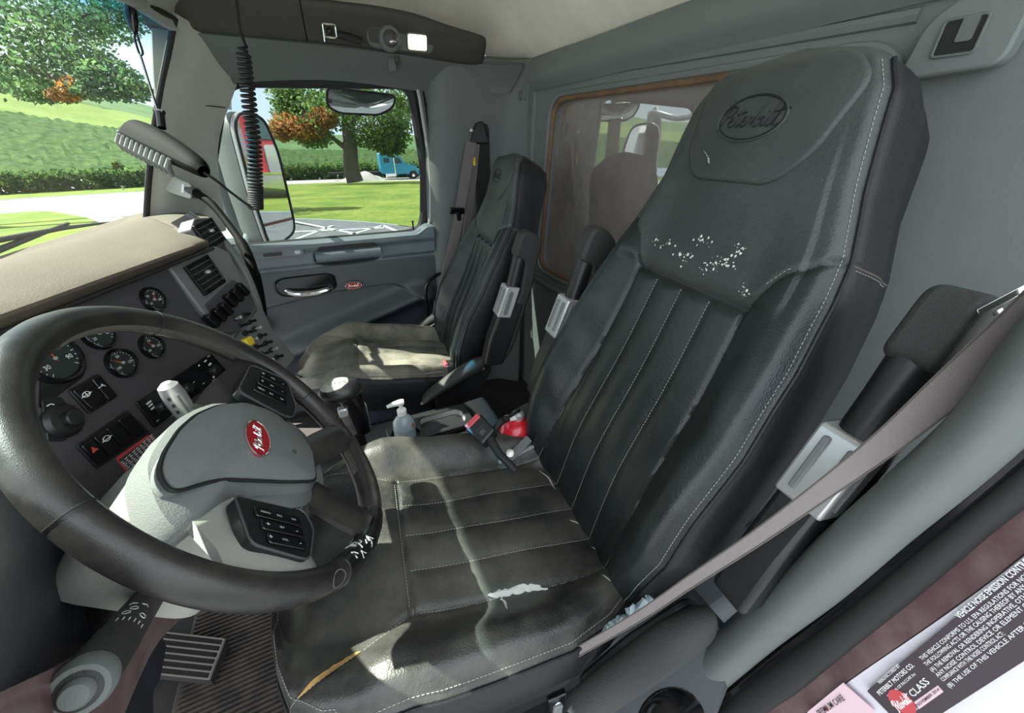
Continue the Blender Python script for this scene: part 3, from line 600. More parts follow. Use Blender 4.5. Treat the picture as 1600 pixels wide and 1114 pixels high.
b0, b1 = at(-40, 382, X=-.80), at(183, 346, X=-.80); 
obj('blade', MB().tube([b0, b0*.5+b1*.5+[0, 0, .006], b1], [.008, .007, .003], 8), 'rubber', wp)
obj('arm', MB().tube([b0+[-.0, -.05, -.03], (b0*.45+b1*.55)+[0, 0, .018]], [.010, .005], 8), 'rubber', wp)
cl = thing('cowl', 'black cowl strip under the windscreen wiper', 'cowl', (-.83, 1, .95))
obj('panel', MB().grid(net([[(-.83, y, .985) for y in (0, .8, 1.5, 1.85)], [(-.93, y, .955) for y in (0, .8, 1.45, 1.8)]], 3, 4), .01), 'black', cl)
# passenger mirror
MY = 2.42
def my(px, py, dy=0): return at(px, py, Y=MY+dy)
mr_ = thing('door_mirror', 'tall grey door mirror with flat and lower convex glass outside the passenger window', 'mirror', (-.3, 2.4, .8))
g0 = [(372, 178), (409, 186), (432, 240), (456, 345), (456, 362), (428, 384), (418, 378), (392, 300), (366, 200)]
GL = [my(*p) for p in g0]; gc = sum(GL)/len(GL)
# mirror plane faces back and a little inward
mn = np.array([.80, -.60, -.02]); mn /= np.linalg.norm(mn); mu = np.array([-mn[1], mn[0], 0]); mu /= np.linalg.norm(mu); mv = np.cross(mu, mn); mv = mv if mv[2] > 0 else -mv
GP = [onplane(*p, gc, mn) for p in g0]; uv = [(float((p-gc)@mu), float((p-gc)@mv)) for p in GP]
mf = lambda a, b, d: gc + mu*a + mv*b + mn*d
uvr = rpoly(uv, .05, 5)
obj('housing', MB().prism([(a*1.09, b*1.05) for a, b in uvr], mf, -.02, .006), 'silver', mr_, bevel=.006)
hb = []
for s_, d in ((1.09, -.02), (1.10, -.06), (.98, -.13), (.7, -.17)): hb.append([mf(a*s_, b*(1+(s_-1)*.5), d) for a, b in uvr])
mb = MB(); mb.grid(hb, 0, True); mb.f.append(tuple(range(3*len(uvr), 4*len(uvr)))); obj('back_shell', mb, 'fascia_light', mr_)
obj('rim', MB().tube([mf(a*1.05, b*1.03, .009) for a, b in uvr+uvr[:1]], .006, 8, False), 'rubber', mr_)
obj('upper_glass', MB().prism([(a, max(b, -.165)) for a, b in uvr], mf, .006, .0085), 'mirror', mr_, label='large flat upper mirror glass')
lowp = [(a*.98, min(b, -.18)) for a, b in uvr]
obj('lower_glass', MB().prism(lowp, mf, .006, .0105), 'mirror', mr_, label='small lower mirror glass')
obj('divider', MB().obox(mf(-.10, -.178, .008), mu*.2, mv*.010, mn*.006), 'lorryred', mr_)
obj('arm', MB().tube(cr([my(385, 330, .02), my(392, 360, .02), my(385, 395, .0), (-.40, 2.22, .78), (-.42, 2.08, .75)], 4), .03, 12), 'silver', mr_)
obj('arm', MB().tube(cr([my(355, 170, .05), my(350, 150, .03), (-.38, 2.3, 1.45), (-.36, 2.1, 1.46)], 4), .018, 10), 'silver', mr_)
obj('pod', MB().ell(my(350, 270, .12), (.07, .09, .36)), 'fascia_light', mr_)
sm = thing('lookdown_mirror', 'small half-round convex mirror over the passenger window', 'mirror', (.26, 2.15, 1.5))
sp_ = rpoly([(510, 138), (617, 150), (615, 168), (595, 179), (530, 176), (511, 165)], 9, 4)
SP = [at(a, b, Y=2.14) for a, b in sp_]; cc = sum(SP)/len(SP); SP = [p + np.array([0, -(p[2]-cc[2])*.9, 0]) for p in SP]
mb = MB(); mb.grid([[p for p in SP], [p+[0, .05, 0] for p in SP]], 0, True); mb.f.append(tuple(range(len(SP), 2*len(SP)))); obj('housing', mb, 'silver', sm)
mb = MB(); GG = [[cc+(p-cc)*s_ + np.array([0, -.010*(1-s_*s_), -.008*(1-s_*s_)]) for p in SP] for s_ in (.02, .3, .6, .85, .96)]; mb.grid(GG, 0, True); obj('mirror_glass', mb, 'mirror', sm)
obj('rim', MB().tube(SP+SP[:1], .005, 8, False), 'rubber', sm)
obj('bracket', MB().tube([cc+[0, .03, .05], cc+[0, .0, .12], cc+[0, -.08, .13]], .012, 8), 'black', sm)

# ================================================================ OVERHEAD
ov = thing('overhead_console', 'long dark overhead console above the passenger door', 'console', (.3, 1.8, 1.65))
cz = lambda x: 1.715 - .05*sst(x, .35, .75)
def crow(x, e=0): z0 = 1.612 - .03*sst(x, .1, .75); return [(x, 1.90, z0-.002), (x, 1.845, z0), (x, 1.825, z0+.018), (x, 1.805, (z0+cz(x))/2), (x, 1.785, cz(x)-.012), (x, 1.80, cz(x)+.006), (x, 1.90, cz(x)+.008)]
def endcap(x0, x1, flip=1):
    rows = [crow(x) for x in np.linspace(x0, x1, 6)]
    for dx, s_ in ((.025, .82), (.035, .45), (.036, .1)):
        b = np.array(crow(x1)); c = b.mean(0) + [0, .03, 0]; rows.append([tuple(c+(p-c)*s_ + [dx, 0, 0]) for p in b])
    return rows
obj('panel', MB().grid(net(endcap(.075, .70), 3, 3)), 'console', ov, ang=50)
obj('front_panel', MB().grid(net([crow(x) for x in (-.37, -.24, -.1, .0705)], 3, 3), .004), 'console', ov, ang=50)
obj('gap_backing', MB().grid([[(x, y+.008, z_) for x_, y, z_ in crow(.07)] for x in (.05, .09)]), 'rubber', ov)
cs = lambda a, b, d: np.array([a, 1.828-.30*(b-1.62)-d, b])
lp = thing('map_light', 'oval map lamp with a round swivel eye and one lit rectangular lens', 'lamp', (.40, 1.82, 1.63))
obj('housing', MB().prism(rrect(.245, .058, .026, 6, .395, 1.634), lambda a, b, d: cs(a, b-(a-.395)*.02, d), 0, .012), 'trim', lp, bevel=.004)
obj('lit_lens', MB().prism(rrect(.068, .042, .006, 3, .452, 1.632), cs, .010, .017), 'lamp', lp, label='lit warm rectangular lens')
obj('lens_frame', MB().tube([cs(a, b, .015) for a, b in rrect(.074, .048, .008, 3, .452, 1.632)+rrect(.074, .048, .008, 3, .452, 1.632)[:1]], .003, 6, False), 'trim', lp)
obj('dark_lens', MB().prism(rrect(.045, .040, .008, 3, .300, 1.640), cs, .008, .014), 'console', lp)
eye = obj('swivel_ring', MB().lathe([(.040, 0), (.041, .016), (.036, .026), (.030, .028)], cs(.350, 1.637, .006), (0, -.95, -.2), 28), 'trim', lp)
obj('swivel_eye', MB().ell(cs(.350, 1.635, .026), (.029, .022, .029)), 'fascia', eye)
obj('bulb_window', MB().ell(cs(.354, 1.622, .045), (.012, .008, .007)), 'chrome', eye)
obj('bulb', MB().ell(cs(.452, 1.632, .020), (.02, .004, .012)), 'lamp', lp)
hk = thing('latch_clip', 'chrome buckle clip and black strap end hooked on the overhead console', 'clip', cs(.14, 1.64, .01))
fr = rrect(.040, .034, .005, 3, .150, 1.640)
obj('buckle', MB().tube([cs(a, b, .016) for a, b in fr+fr[:1]], .0035, 8, False), 'chrome', hk)
obj('tongue', MB().tube([cs(.130, 1.655, .018), cs(.128, 1.61, .018)], .003, 8), 'chrome', hk)
obj('knob', MB().ell(cs(.150, 1.640, .014), (.010, .008, .010)), 'black', hk)
obj('strap', MB().tube([cs(.172, 1.634, .012), cs(.215, 1.627, .014), cs(.25, 1.620, .012)], [.010, .013, .012], 10), 'rubber', hk)
ch = thing('coat_hook', 'small grey coat hook under the map lamp', 'hook', (.36, 1.86, 1.59))
obj('plate', MB().prism(rrect(.028, .060, .008, 4, .362, 1.575), lambda a, b, d: (a, 1.895-d, b), 0, .030), 'trim', ch, bevel=.004)
obj('hook', MB().prism(rrect(.016, .034, .006, 3, .378, 1.585), lambda a, b, d: (a, 1.865-d, b), 0, .014), 'console', ch, bevel=.003)
ch = thing('coat_hook', 'small grey coat hook high in the rear corner by the passenger seat', 'hook', (.92, 1.8, 1.5))
c_ = at(817, 145, X=.915)
obj('plate', MB().prism(rrect(.035, .06, .012, 4, c_[1], c_[2]), lambda a, b, d: (.93-d, a, b), 0, .02), 'rearwall', ch, bevel=.004)
obj('hook', MB().tube(cr([c_+[0, 0, .008], c_+[-.02, 0, -.004], c_+[-.022, 0, -.018], c_+[-.008, 0, -.026]], 3), .005, 8), 'trim', ch)
# belt guide recess at upper right
c_ = at(1505, 52, X=.90)
bg = thing('belt_guide', 'grey moulded belt guide with a square slot above the driver seat', 'guide', c_)
u_ = np.array([0, -1, 0.]); 
gf = lambda a, b, d: np.array([.925-d, c_[1]-a, c_[2]+b])
obj('surround', MB().prism(rpoly([(-.060, -.052), (-.050, .02), (-.02, .045), (.055, .045), (.062, .03), (.060, -.045)], .02, 5), gf, 0, .030), 'rearwall', bg, bevel=.008)
obj('slot', MB().prism(rrect(.044, .040, .004, 3, .0, -.004), gf, .024, .0312), 'rubber', bg)
obj('slot_tab', MB().prism(rrect(.018, .030, .003, 3, .006, .004), gf, .030, .034), 'trim', bg)
obj('lip', MB().tube([gf(a, b, .032) for a, b in rrect(.048, .044, .005, 3, 0, -.004)+rrect(.048, .044, .005, 3, 0, -.004)[:1]], .002, 6, False), 'trim', bg)
# sun visor hinge/corner at the top left
sv = thing('sun_visor', 'folded grey sun visor with a dark end cap at the top of the windscreen', 'visor', at(215, 3, X=-.32))
v0, v1 = at(150, -25, X=-.34), at(228, 4, X=-.33)
obj('pad', MB().tube([v0, v1], .018, 14), 'pillar', sv); obj('end_cap', MB().ell(v1, (.020, .014, .016)), 'rubber', sv)
print('shell ok')

# ================================================================ DASHBOARD
P0 = np.array([-.38, .83, .95]); ft = np.array([.342, .94, 0]); fnh = np.array([.94, -.342, 0]); fv = -fnh*.24 + _z*.97; fn = fnh*.97 + _z*.24
def F_(a, b, c=0): return P0 + ft*a + fv*b + fn*c
def fa(px, py, c=0): p = onplane(px, py, P0+fn*c, fn) - P0; return float(p@ft), float(p@fv)
def fo(a0, b0, rot=0, off=0):   # local frame on the fascia centred at a0,b0
    co, si = math.cos(rot), math.sin(rot)
    return lambda a, b, c: F_(a0 + a*co - b*si, b0 + a*si + b*co, c+off)
da = thing('dashboard', 'grey dashboard with a tan leather-grained pad, gauges, vents and switches', 'dashboard', (-.45, 1.0, .8))
obj('fascia', MB().prism(rpoly([(-.50, -.22), (-.50, .118), (-.1, .122), (.23, .122), (.225, .02), (.24, -.10), (.20, -.24)], .015), F_, -.03, 0), 'fascia', da, bevel=.003)
obj('vent_panel', MB().prism(rpoly([(.235, -.03), (.228, .122), (.40, .128), (.44, .10), (.418, -.0), (.36, -.06)], .012), F_, -.03, .006), 'fascia_light', da, bevel=.004, label='lighter grey panel round the vent')
obj('switch_panel', MB().prism(rpoly([(.225, -.045), (.245, .020), (.385, .040), (.425, .005), (.405, -.06), (.30, -.075)], .008), F_, -.03, .009), 'fascia', da, bevel=.003)
obj('lower_stack', MB().prism(rpoly([(.22, -.24), (.262, -.078), (.405, -.05), (.45, -.24)], .01), F_, -.05, .004), 'fascia_light', da, bevel=.003)
obj('end_rail', MB().tube(cr([F_(.455, .21, -.05), F_(.47, .15, -.02), F_(.462, .06, .0), F_(.44, -.03, .0), F_(.43, -.12, -.02), F_(.43, -.30, -.05)], 5), .011, 10), 'trim', da)
obj('end_panel', MB().grid(net([[F_(.40, .20, -.06), F_(.43, .10, -.02), F_(.415, -.03, 0), F_(.40, -.24, -.02)], [F_(.455, .21, -.05), F_(.465, .10, -.02), F_(.44, -.03, 0), F_(.43, -.24, -.02)]], 3, 4), .004), 'fascia_light', da)
# tan pad
A = [at(-260, 500, Z=1.05), at(-120, 442, Z=1.05), at(0, 400, Z=1.045), at(110, 366, Z=1.045), at(215, 334, Z=1.04)]
lip = [F_(q, .130, .022) for q in (-.42, -.23, -.06, .10, .24)]
padrows = []
def lerp(a, b, t): return np.array(a)*(1-t) + np.array(b)*t
B1 = [lerp(a, l, .46) + [0, 0, .030] for a, l in zip(A, lip)]
B0 = [lerp(a, l, .37) + [0, 0, -.014] for a, l in zip(A, lip)]
B2 = [lerp(a, l, .75) + [0, 0, .050] for a, l in zip(A, lip)]
L2 = [l + fv*.022 + fn*.004 for l in lip]; L3 = [l - fn*.015 - fv*.006 for l in lip]
fin = [lerp(A[-1], lip[-1], t) for t in (0, .40, .45, .75, .97, 1, .99)]
cols = [A + [at(262, 330, Z=1.05)], B0 + [F_(.36, .150, -.10)], B1 + [F_(.37, .158, -.09)], B2 + [F_(.385, .172, -.03)], L2 + [F_(.385, .145, .006)], lip + [F_(.385, .132, .004)], L3 + [F_(.38, .126, -.01)]]
obj('pad', MB().grid(net([[tuple(p) for p in r_] for r_ in cols], 5, 8), .006), 'pad', da)
obj('pad_seam', MB().tube(cr([l - fv*.006 + fn*.002 for l in lip] + [F_(.388, .122, .006)], 5), .004, 6), 'rubber', da)
# second lobe of the pad towards the passenger
far = [[at(205, 338, Z=1.05), at(262, 326, Z=1.06), at(312, 333, Z=1.055)], [at(170, 362, Z=1.075), at(262, 344, Z=1.09), at(327, 342, Z=1.075)], [at(170, 395, Z=1.07), at(260, 372, Z=1.085), at(300, 362, Z=1.075)], [at(170, 400, Z=1.03), at(255, 380, Z=1.04), at(303, 368, Z=1.04)]]
obj('pad_lobe', MB().grid(net([[tuple(p) for p in r_] for r_ in far], 5, 6), .006), 'pad', da)
def slotgroove(name, pts, r, m): return obj(name, MB().tube(pts, r, 8), m, da)
# vents
def vent(a0, b0, w, h_, rot, n, off):
    f = fo(a0, b0, rot, off)
    vt = obj('vent', ring(rrect(w, h_, .006, 3), (-w/2-.005, w/2+.005, -h_/2-.005, h_/2+.005), f, 0, .007), 'gloss_black', da, bevel=.001)
    obj('vent_well', MB().prism(rrect(w, h_, .006, 3), f, -.003, .0), 'rubber', vt)
    for k in range(n):
        b = -h_/2 + h_*(k+.5)/n; obj('slat', MB().obox(f(-w/2, b-.0012, .0), f(w, 0, 0)-f(0, 0, 0), (f(0, 1, 0)-f(0, 0, 0))*.0024, fn*.006), 'fascia', vt, bevel=.0007)
    for k in (-1, 0, 1): obj('divider', MB().obox(f(k*w/4-.0012, -h_/2, .0), (f(1, 0, 0)-f(0, 0, 0))*.0024, (f(0, 1, 0)-f(0, 0, 0))*h_, fn*.0025), 'black', vt)
    obj('vent_tab', MB().ell(f(w*.12, .004, .005), (.007, .007, .005)), 'silver', vt); return vt
vent(.304, .076, .080, .062, .06, 5, .008)
def fc(a, b, c): return F_(a, b, c)
v2c = at(318, 366, D=.0)  # placeholder direction only
obj('side_vent_panel', MB().prism(rpoly([(.375, .128), (.376, .176), (.41, .196), (.462, .19), (.475, .12), (.44, .11)], .006), F_, -.045, -.006), 'fascia', da, bevel=.003)
vent(.418, .155, .070, .050, .10, 4, -.002)
# gauges
GD = [((240, 468), .0215, ['60', '80', '40', '100'], .8), ((238, 541), .0205, ['50', '100', '150'], .5), ((191, 567), .0225, ['100', '50', '150'], .35), ((154, 521), .0235, ['20', '40'], .3), ((85, 560), .033, ['30', '60', '90'], .6)]
for (px, py), r, nums, ang0 in GD:
    a0, b0 = fa(px, py, .003); f = fo(a0, b0)
    ci = lambda rr, n=36: [(rr*math.cos(2*math.pi*k/n), rr*math.sin(2*math.pi*k/n)) for k in range(n)]
    g = obj('gauge', MB().lathe([(r*1.22, -.001), (r*1.22, .004), (r*1.10, .009), (r*1.0, .008), (r*.97, .002)], F_(a0, b0), fn, 36), 'gloss_black', da, label='round black gauge with white markings')
    obj('face', MB().prism(ci(r*.97), f, .001, .0035), 'lens', g)
    m_ = MB()
    for k in range(19):
        an = R(225 - 270*k/18); q0 = r*(.84 if k % 3 else .78); q1 = r*.92; w_ = .00045
        d = np.array([math.cos(an), math.sin(an)]); n_ = np.array([-d[1], d[0]])*w_
        P_ = [d*q0-n_, d*q1-n_, d*q1+n_, d*q0+n_]; m_.add([f(*p, .0040) for p in P_], [(0, 1, 2, 3)])
    for k, t_ in enumerate(nums):
        an = R(200 - 220*k/max(1, len(nums)-1)); m_.text(t_, r*.30, lambda a, b, c, an=an: f(a + math.cos(an)*r*.58, b + math.sin(an)*r*.58 - r*.1, c), 0, .0040, align='CENTER')
    o = obj('markings', m_, 'white', g); o['kind'] = 'stuff'
    an = R(200 - 180*ang0); d = np.array([math.cos(an), math.sin(an)]); n_ = np.array([-d[1], d[0]])*.0009
    obj('needle', MB().add([f(*p, .0050) for p in (-n_, d*r*.8, n_, -d*r*.2)], [(0, 1, 2, 3)]), 'needle', g)
    obj('needle_cap', MB().lathe([(.0028, .004), (.0026, .0065), (.001, .007)], F_(a0, b0), fn, 12), 'silver', g)
# trip display beside the gauges
dq = obj('display', MB().prism(rpoly([fa(60, 640), fa(62, 590), fa(108, 545), fa(135, 570), fa(128, 590)], .006), F_, .0, .002), 'gloss_black', da, label='dark display window')
# rocker pairs
def quad(name, pxs, m, c0, c1, parent=da, r=.004, **k): return obj(name, MB().prism(rpoly([fa(*p) for p in pxs], r), F_, c0, c1), m, parent, **k)
sw = quad('switch_block', [(104, 611), (150, 584), (182, 620), (137, 648)], 'black', 0, .004, bevel=.001)
quad('rocker', [(107, 612), (134, 596), (162, 630), (139, 643)], 'gloss_black', .004, .0075, sw, bevel=.0015); quad('rocker', [(137, 594), (150, 587), (178, 619), (165, 628)], 'gloss_black', .004, .0075, sw, bevel=.0015)
a0, b0 = fa(135, 616, .008); f = fo(a0, b0)
ic = MB(); ic.tube([f(.006*math.cos(t), .004*math.sin(t), .008) for t in np.linspace(0, 6.28, 16)], .0006, 5); ic.tube([f(-.009, -.001, .008), f(.009, -.001, .008)], .0006, 5); ic.tube([f(0, -.004, .008), f(0, .004, .008)], .0006, 5); obj('symbol', ic, 'white', sw)
a0, b0 = fa(158, 604, .008); f = fo(a0, b0); obj('symbol', MB().tube([f(-.005, 0, .008), f(.003, .0, .008), f(.003, .003, .008), f(.006, -.003, .008)], .0006, 5), 'white', sw)
sw = quad('switch_block', [(116, 697), (196, 641), (232, 676), (150, 733)], 'black', 0, .004, bevel=.001)
for k in range(4):
    p = lambda u, v_: (116+80*u+34*v_, 697-56*u+36*v_); quad('rocker', [p(.03+.24*k, .08), p(.24+.24*k, .08), p(.24+.24*k, .92), p(.03+.24*k, .92)], 'gloss_black', .004, .007, sw, bevel=.0015)
a0, b0 = fa(147, 702, .008); f = fo(a0, b0); obj('hazard_symbol', MB().add([f(-.0055, -.004, .0078), f(.0055, -.004, .0078), f(0, .0055, .0078)], [(0, 1, 2)]), 'redpl', sw)
a0, b0 = fa(167, 685, .008); f = fo(a0, b0); ic = MB(); ic.tube([f(.006*math.cos(t), .004*math.sin(t), .008) for t in np.linspace(0, 6.28, 16)], .0006, 5); ic.tube([f(-.009, -.001, .008), f(.009, -.001, .008)], .0006, 5); obj('symbol', ic, 'white', sw)
# headlamp knob
a0, b0 = fa(92, 655); quad('knob_plate', [(62, 625), (92, 620), (122, 655), (100, 690), (72, 690)], 'black', 0, .003, bevel=.001)
kn = obj('light_knob', MB().lathe([(.026, .0), (.026, .006), (.021, .012), (.012, .014), (.012, .024), (.010, .026)], F_(a0, b0-.004), fn, 32), 'black', da)
a0, b0 = fa(78, 637, .004); f = fo(a0, b0); obj('symbol', MB().tube([f(-.006, -.003, .004), f(.005, -.003, .004), f(.007, .001, .004), f(.004, .004, .004), f(-.001, .004, .004)], .0009, 5), 'white', kn)
# climate panel
cp = quad('climate_panel', [(210, 630), (327, 552), (353, 580), (240, 670)], 'gloss_black', 0, .004, bevel=.001)
for px, py in ((333, 578), (250, 635), (290, 606)):
    a0, b0 = fa(px-3, py+2); obj('dial', MB().lathe([(.0115, .004), (.011, .012), (.009, .016), (.008, .017)], F_(a0, b0), fn, 24), 'black', cp)
ic = MB()
for px, py, w_, h_ in ((229, 630, .012, .003), (232, 634, .010, .003), (236, 638, .012, .003), (318, 565, .009, .003), (325, 570, .010, .004), (308, 572, .005, .003), (331, 590, .006, .004), (315, 600, .006, .0012), (300, 598, .006, .0012), (243, 658, .006, .001), (271, 612, .03, .0007), (266, 650, .006, .001)):
    a0, b0 = fa(px, py); ic.add([F_(a0+x*w_/2, b0+y*h_/2, .0046) for x, y in ((-1, -1), (1, -1), (1, 1), (-1, 1))], [(0, 1, 2, 3)])
for t_, px, py in (('A/C', 322, 560), ('MAX', 246, 648), ('VENT', 270, 622), ('FAN', 330, 598)):
    a0, b0 = fa(px, py); ic.text(t_, .006, lambda a, b, c, a0=a0, b0=b0: F_(a0+a, b0+b, c), 0, .0046)
o = obj('markings', ic, 'white', cp); o['kind'] = 'stuff'
# warning label
wl = quad('warning_label', [(180, 716), (232, 679), (247, 695), (200, 742)], 'redpl', 0, .0012, label='black warning label with red border and white text')
quad('label_field', [(184, 719), (232, 684), (243, 696), (201, 737)], 'sticker', .0012, .0016, wl, r=.001)
a0, b0 = fa(184, 722); m_ = MB()
for k in range(6): m_.text(('WARNING: READ THE MANUAL', 'BEFORE YOU DRIVE AND OBEY', 'ALL NOTICES IN THE CAB.', 'FAILURE TO DO SO MAY LEAD', 'TO INJURY OR DAMAGE TO', 'THE VEHICLE AND LOAD.')[k], .0052, lambda a, b, c: F_(a0+a, b0-.006+b, c), 0, .0021) if False else None
for k in range(6):
    for j in range(9):
        w_ = .0065*(.6+.4*((k*7+j*3) % 5)/4); m_.add([F_(a0+.001+j*.0082+x, b0-.0045-k*.0036+y, .0021) for x, y in ((0, 0), (w_, 0), (w_, .0017), (0, .0017))], [(0, 1, 2, 3)])
obj('text_lines', m_, 'white', wl)
# toggle banks on the right
for px, py in ((336, 494), (347, 485), (357, 476), (364, 463), (374, 455), (383, 446)):
    a0, b0 = fa(px, py, .02); f = fo(a0-.012, b0-.006, .35)
    obj('rocker_switch', MB().prism(rrect(.0155, .036, .003, 3), f, .006, .024), 'gloss_black', da, bevel=.003)
for i in range(7):
    for j in range(2):
        px, py = 375+i*8.5+j*14, 492+i*11-j*6; a0, b0 = fa(px, py, .02); f = fo(a0-.01, b0-.004, .3)
        k_ = obj('toggle', MB().prism(rrect(.014, .012, .003, 3), f, .002, .012), 'black', da, bevel=.002); obj('toggle_lever', MB().lathe([(.003, .01), (.0035, .020), (.0045, .026), (.002, .028)], f(0, 0, 0), fn, 10), 'silver' if (i+j) % 3 == 0 else 'gloss_black', k_)
a0, b0 = fa(388, 533, .03); f = fo(a0-.020, b0+.004, -.1)
obj('brake_knob', MB().prism(rrect(.030, .022, .005, 4), f, .030, .050), 'yellow', da, bevel=.004, label='yellow square parking brake knob')
obj('bright_edge', MB().tube([F_(.262, -.078, .01), F_(.405, -.05, .01)], .0025, 6), 'chrome', da)
# lower knee panel to the left and below
kp = [[F_(-.50, -.20, .0), F_(-.25, -.185, .0), F_(.0, -.20, .0), F_(.2, -.235, .0)], [F_(-.55, -.25, .06), F_(-.25, -.24, .02), F_(.0, -.25, -.03), F_(.2, -.28, -.06)], [F_(-.60, -.40, .06), F_(-.25, -.36, -.06), F_(.0, -.34, -.16), F_(.2, -.36, -.20)]]
obj('knee_panel', MB().grid(net([[tuple(p) for p in r_] for r_ in kp], 6, 6), .01), 'knee', da)
low = [[at(-60, 760, X=-.33), at(40, 735, X=-.40), at(110, 760, X=-.42), at(190, 850, X=-.44), at(260, 1010, X=-.50)], [at(-120, 900, X=-.22), at(0, 850, X=-.34), at(110, 880, X=-.40), at(190, 960, X=-.44), at(250, 1060, X=-.50)], [at(-200, 1150, X=-.16), at(-20, 1090, X=-.25), at(60, 1040, X=-.34), at(150, 1010, X=-.42), at(240, 1080, X=-.5)], [at(-200, 1300, X=-.16), at(0, 1230, X=-.25), at(90, 1160, X=-.34), at(170, 1110, X=-.42), at(240, 1130, X=-.5)]]
obj('lower_panel', MB().grid(net([[tuple(p) for p in r_] for r_ in low], 6, 6), .01), 'knee', da)
kick = tag(obj('kick_panel', MB().grid(net([[at(-60, 1110, X=-.25), at(150, 1010, X=-.33), at(290, 930, X=-.38), at(330, 900, X=-.42)], [at(-60, 1240, X=-.25), at(150, 1200, X=-.33), at(250, 1000, X=-.42), at(330, 930, X=-.46)]], 4, 5), .01), 'paintmaroon'), 'maroon-grey lower trim panel under the steering column', 'panel')
# ================================================================ STEERING COLUMN AND WHEEL
WC = np.array([-.164, .533, .94]); wn = np.array([.802, 0, .597]); WT = R(7)
wx0 = np.array([0, 1., 0]); wy0 = np.array([-.597, 0, .802])
wx = wx0*math.cos(WT) + wy0*math.sin(WT); wy = -wx0*math.sin(WT) + wy0*math.cos(WT)
def Wf(a, b, c=0): return WC + wx*a + wy*b + wn*c
def wp_(px, py, c=0): p = onplane(px, py, WC+wn*c, wn) - WC; return float(p@wx), float(p@wy)
sc_ = thing('steering_column', 'pale grey steering column shroud with a control stalk and a silver lever', 'steering column', (-.33, .5, .7))
rows = []
for d, w_, h0, h1 in ((-.045, .064, .045, -.075), (-.10, .074, .055, -.095), (-.17, .082, .060, -.115), (-.24, .082, .055, -.13), (-.26, .055, .03, -.09)):
    P_ = rpoly([(-w_, h0), (w_, h0), (w_, h1*.8), (w_*.7, h1), (-w_*.7, h1), (-w_, h1*.8)], .035, 5); rows.append([WC + wx0*(a+.008) + wy0*b + wn*d for a, b in P_])
mb = MB(); mb.grid(rows, 0, True); k = len(rows[0]); mb.f.append(tuple(range(k))); mb.f.append(tuple(range(4*k, 5*k))); obj('shroud', mb, 'shroud', sc_)
obj('shroud_seam', MB().tube([r_[int(k*.62)] for r_ in rows[:-1]], .0016, 6), 'rubber', sc_)
obj('lower_tube', MB().tube([WC-wn*.24-wy0*.03, WC-wn*.55-wy0*.06], .035, 16), 'black', sc_)
r0 = at(232, 935, D=.50); r1 = at(118, 1086, D=.335); ax = (r1-r0)/np.linalg.norm(r1-r0); LL = float(np.linalg.norm(r1-r0))
st = obj('stalk', MB().lathe([(.017, 0), (.019, LL*.3), (.0205, LL*.52), (.0195, LL*.525), (.0195, LL*.535), (.0215, LL*.54), (.023, LL*.85), (.023, LL*.93), (.020, LL*.97), (.012, LL*.985)], r0, ax, 28), 'blackrough', sc_)
obj('stalk_button', MB().lathe([(.0125, LL*.965), (.0125, LL*1.0), (.010, LL*1.02), (.003, LL*1.025)], r0, ax, 24), 'trim', st)
obj('stalk_ring', MB().lathe([(.0232, LL*.88), (.0240, LL*.90), (.0240, LL*.94), (.0215, LL*.975), (.0130, LL*.976), (.0130, LL*.96)], r0, ax, 28), 'trim', st)
vw = EYE - (r0+r1)/2; vw -= ax*float(vw@ax); vw /= np.linalg.norm(vw); sdv = np.cross(ax, vw)
def stf(a, b, c): an = b/.0205; return r0 + ax*(LL*.40+a) + (vw*math.cos(an) + sdv*math.sin(an))*(.0205+c)
ic = MB()
for k in range(6): ic.tube([stf(.022, -.012+.005*k, .0006), stf(.029, -.012+.005*k, .0006)], .0008, 5)
for da_, b0 in ((.0, .006), (.010, -.006), (.010, .010)):
    ic.tube([stf(da_ + .0035*math.cos(t), b0 + .0035*math.sin(t), .0007) for t in np.linspace(0, 6.28, 12)], .0005, 5)
for s_ in (-1, 1): ic.tube([stf(-.012, .004+s_*.002, .0006), stf(-.012, .004+s_*.006, .0006), stf(-.014, .004+s_*.006, .0006), stf(-.010, .004+s_*.009, .0006)], .0005, 5)
obj('stalk_markings', ic, 'white', st)
l0 = at(300, 660, D=.66); l1 = at(262, 603, D=.62); al = (l1-l0)/np.linalg.norm(l1-l0); ll = float(np.linalg.norm(l1-l0))
lv = obj('silver_lever', MB().lathe([(.009, -.02), (.0105, 0), (.0155, ll*.35), (.0165, ll*.75), (.014, ll*1.0), (.007, ll*1.08)], l0, al, 20), 'silver', sc_, label='pale silver retarder lever')
vw = EYE-l0; vw -= al*float(vw@al); vw /= np.linalg.norm(vw); sd = np.cross(al, vw)
ic = MB()
for k in range(4): ic.obox(l0 + al*(ll*(.25+.17*k)) + vw*.0160 + sd*-.010, al*.006, sd*.004, vw*.0006)
obj('lever_markings', ic, 'black', lv)
obj('lever_groove', MB().tube([l0+al*ll*.3+vw*.0155+sd*.004, l0+al*ll*.8+vw*.0158+sd*.004], .0018, 8), 'fascia_light', lv)

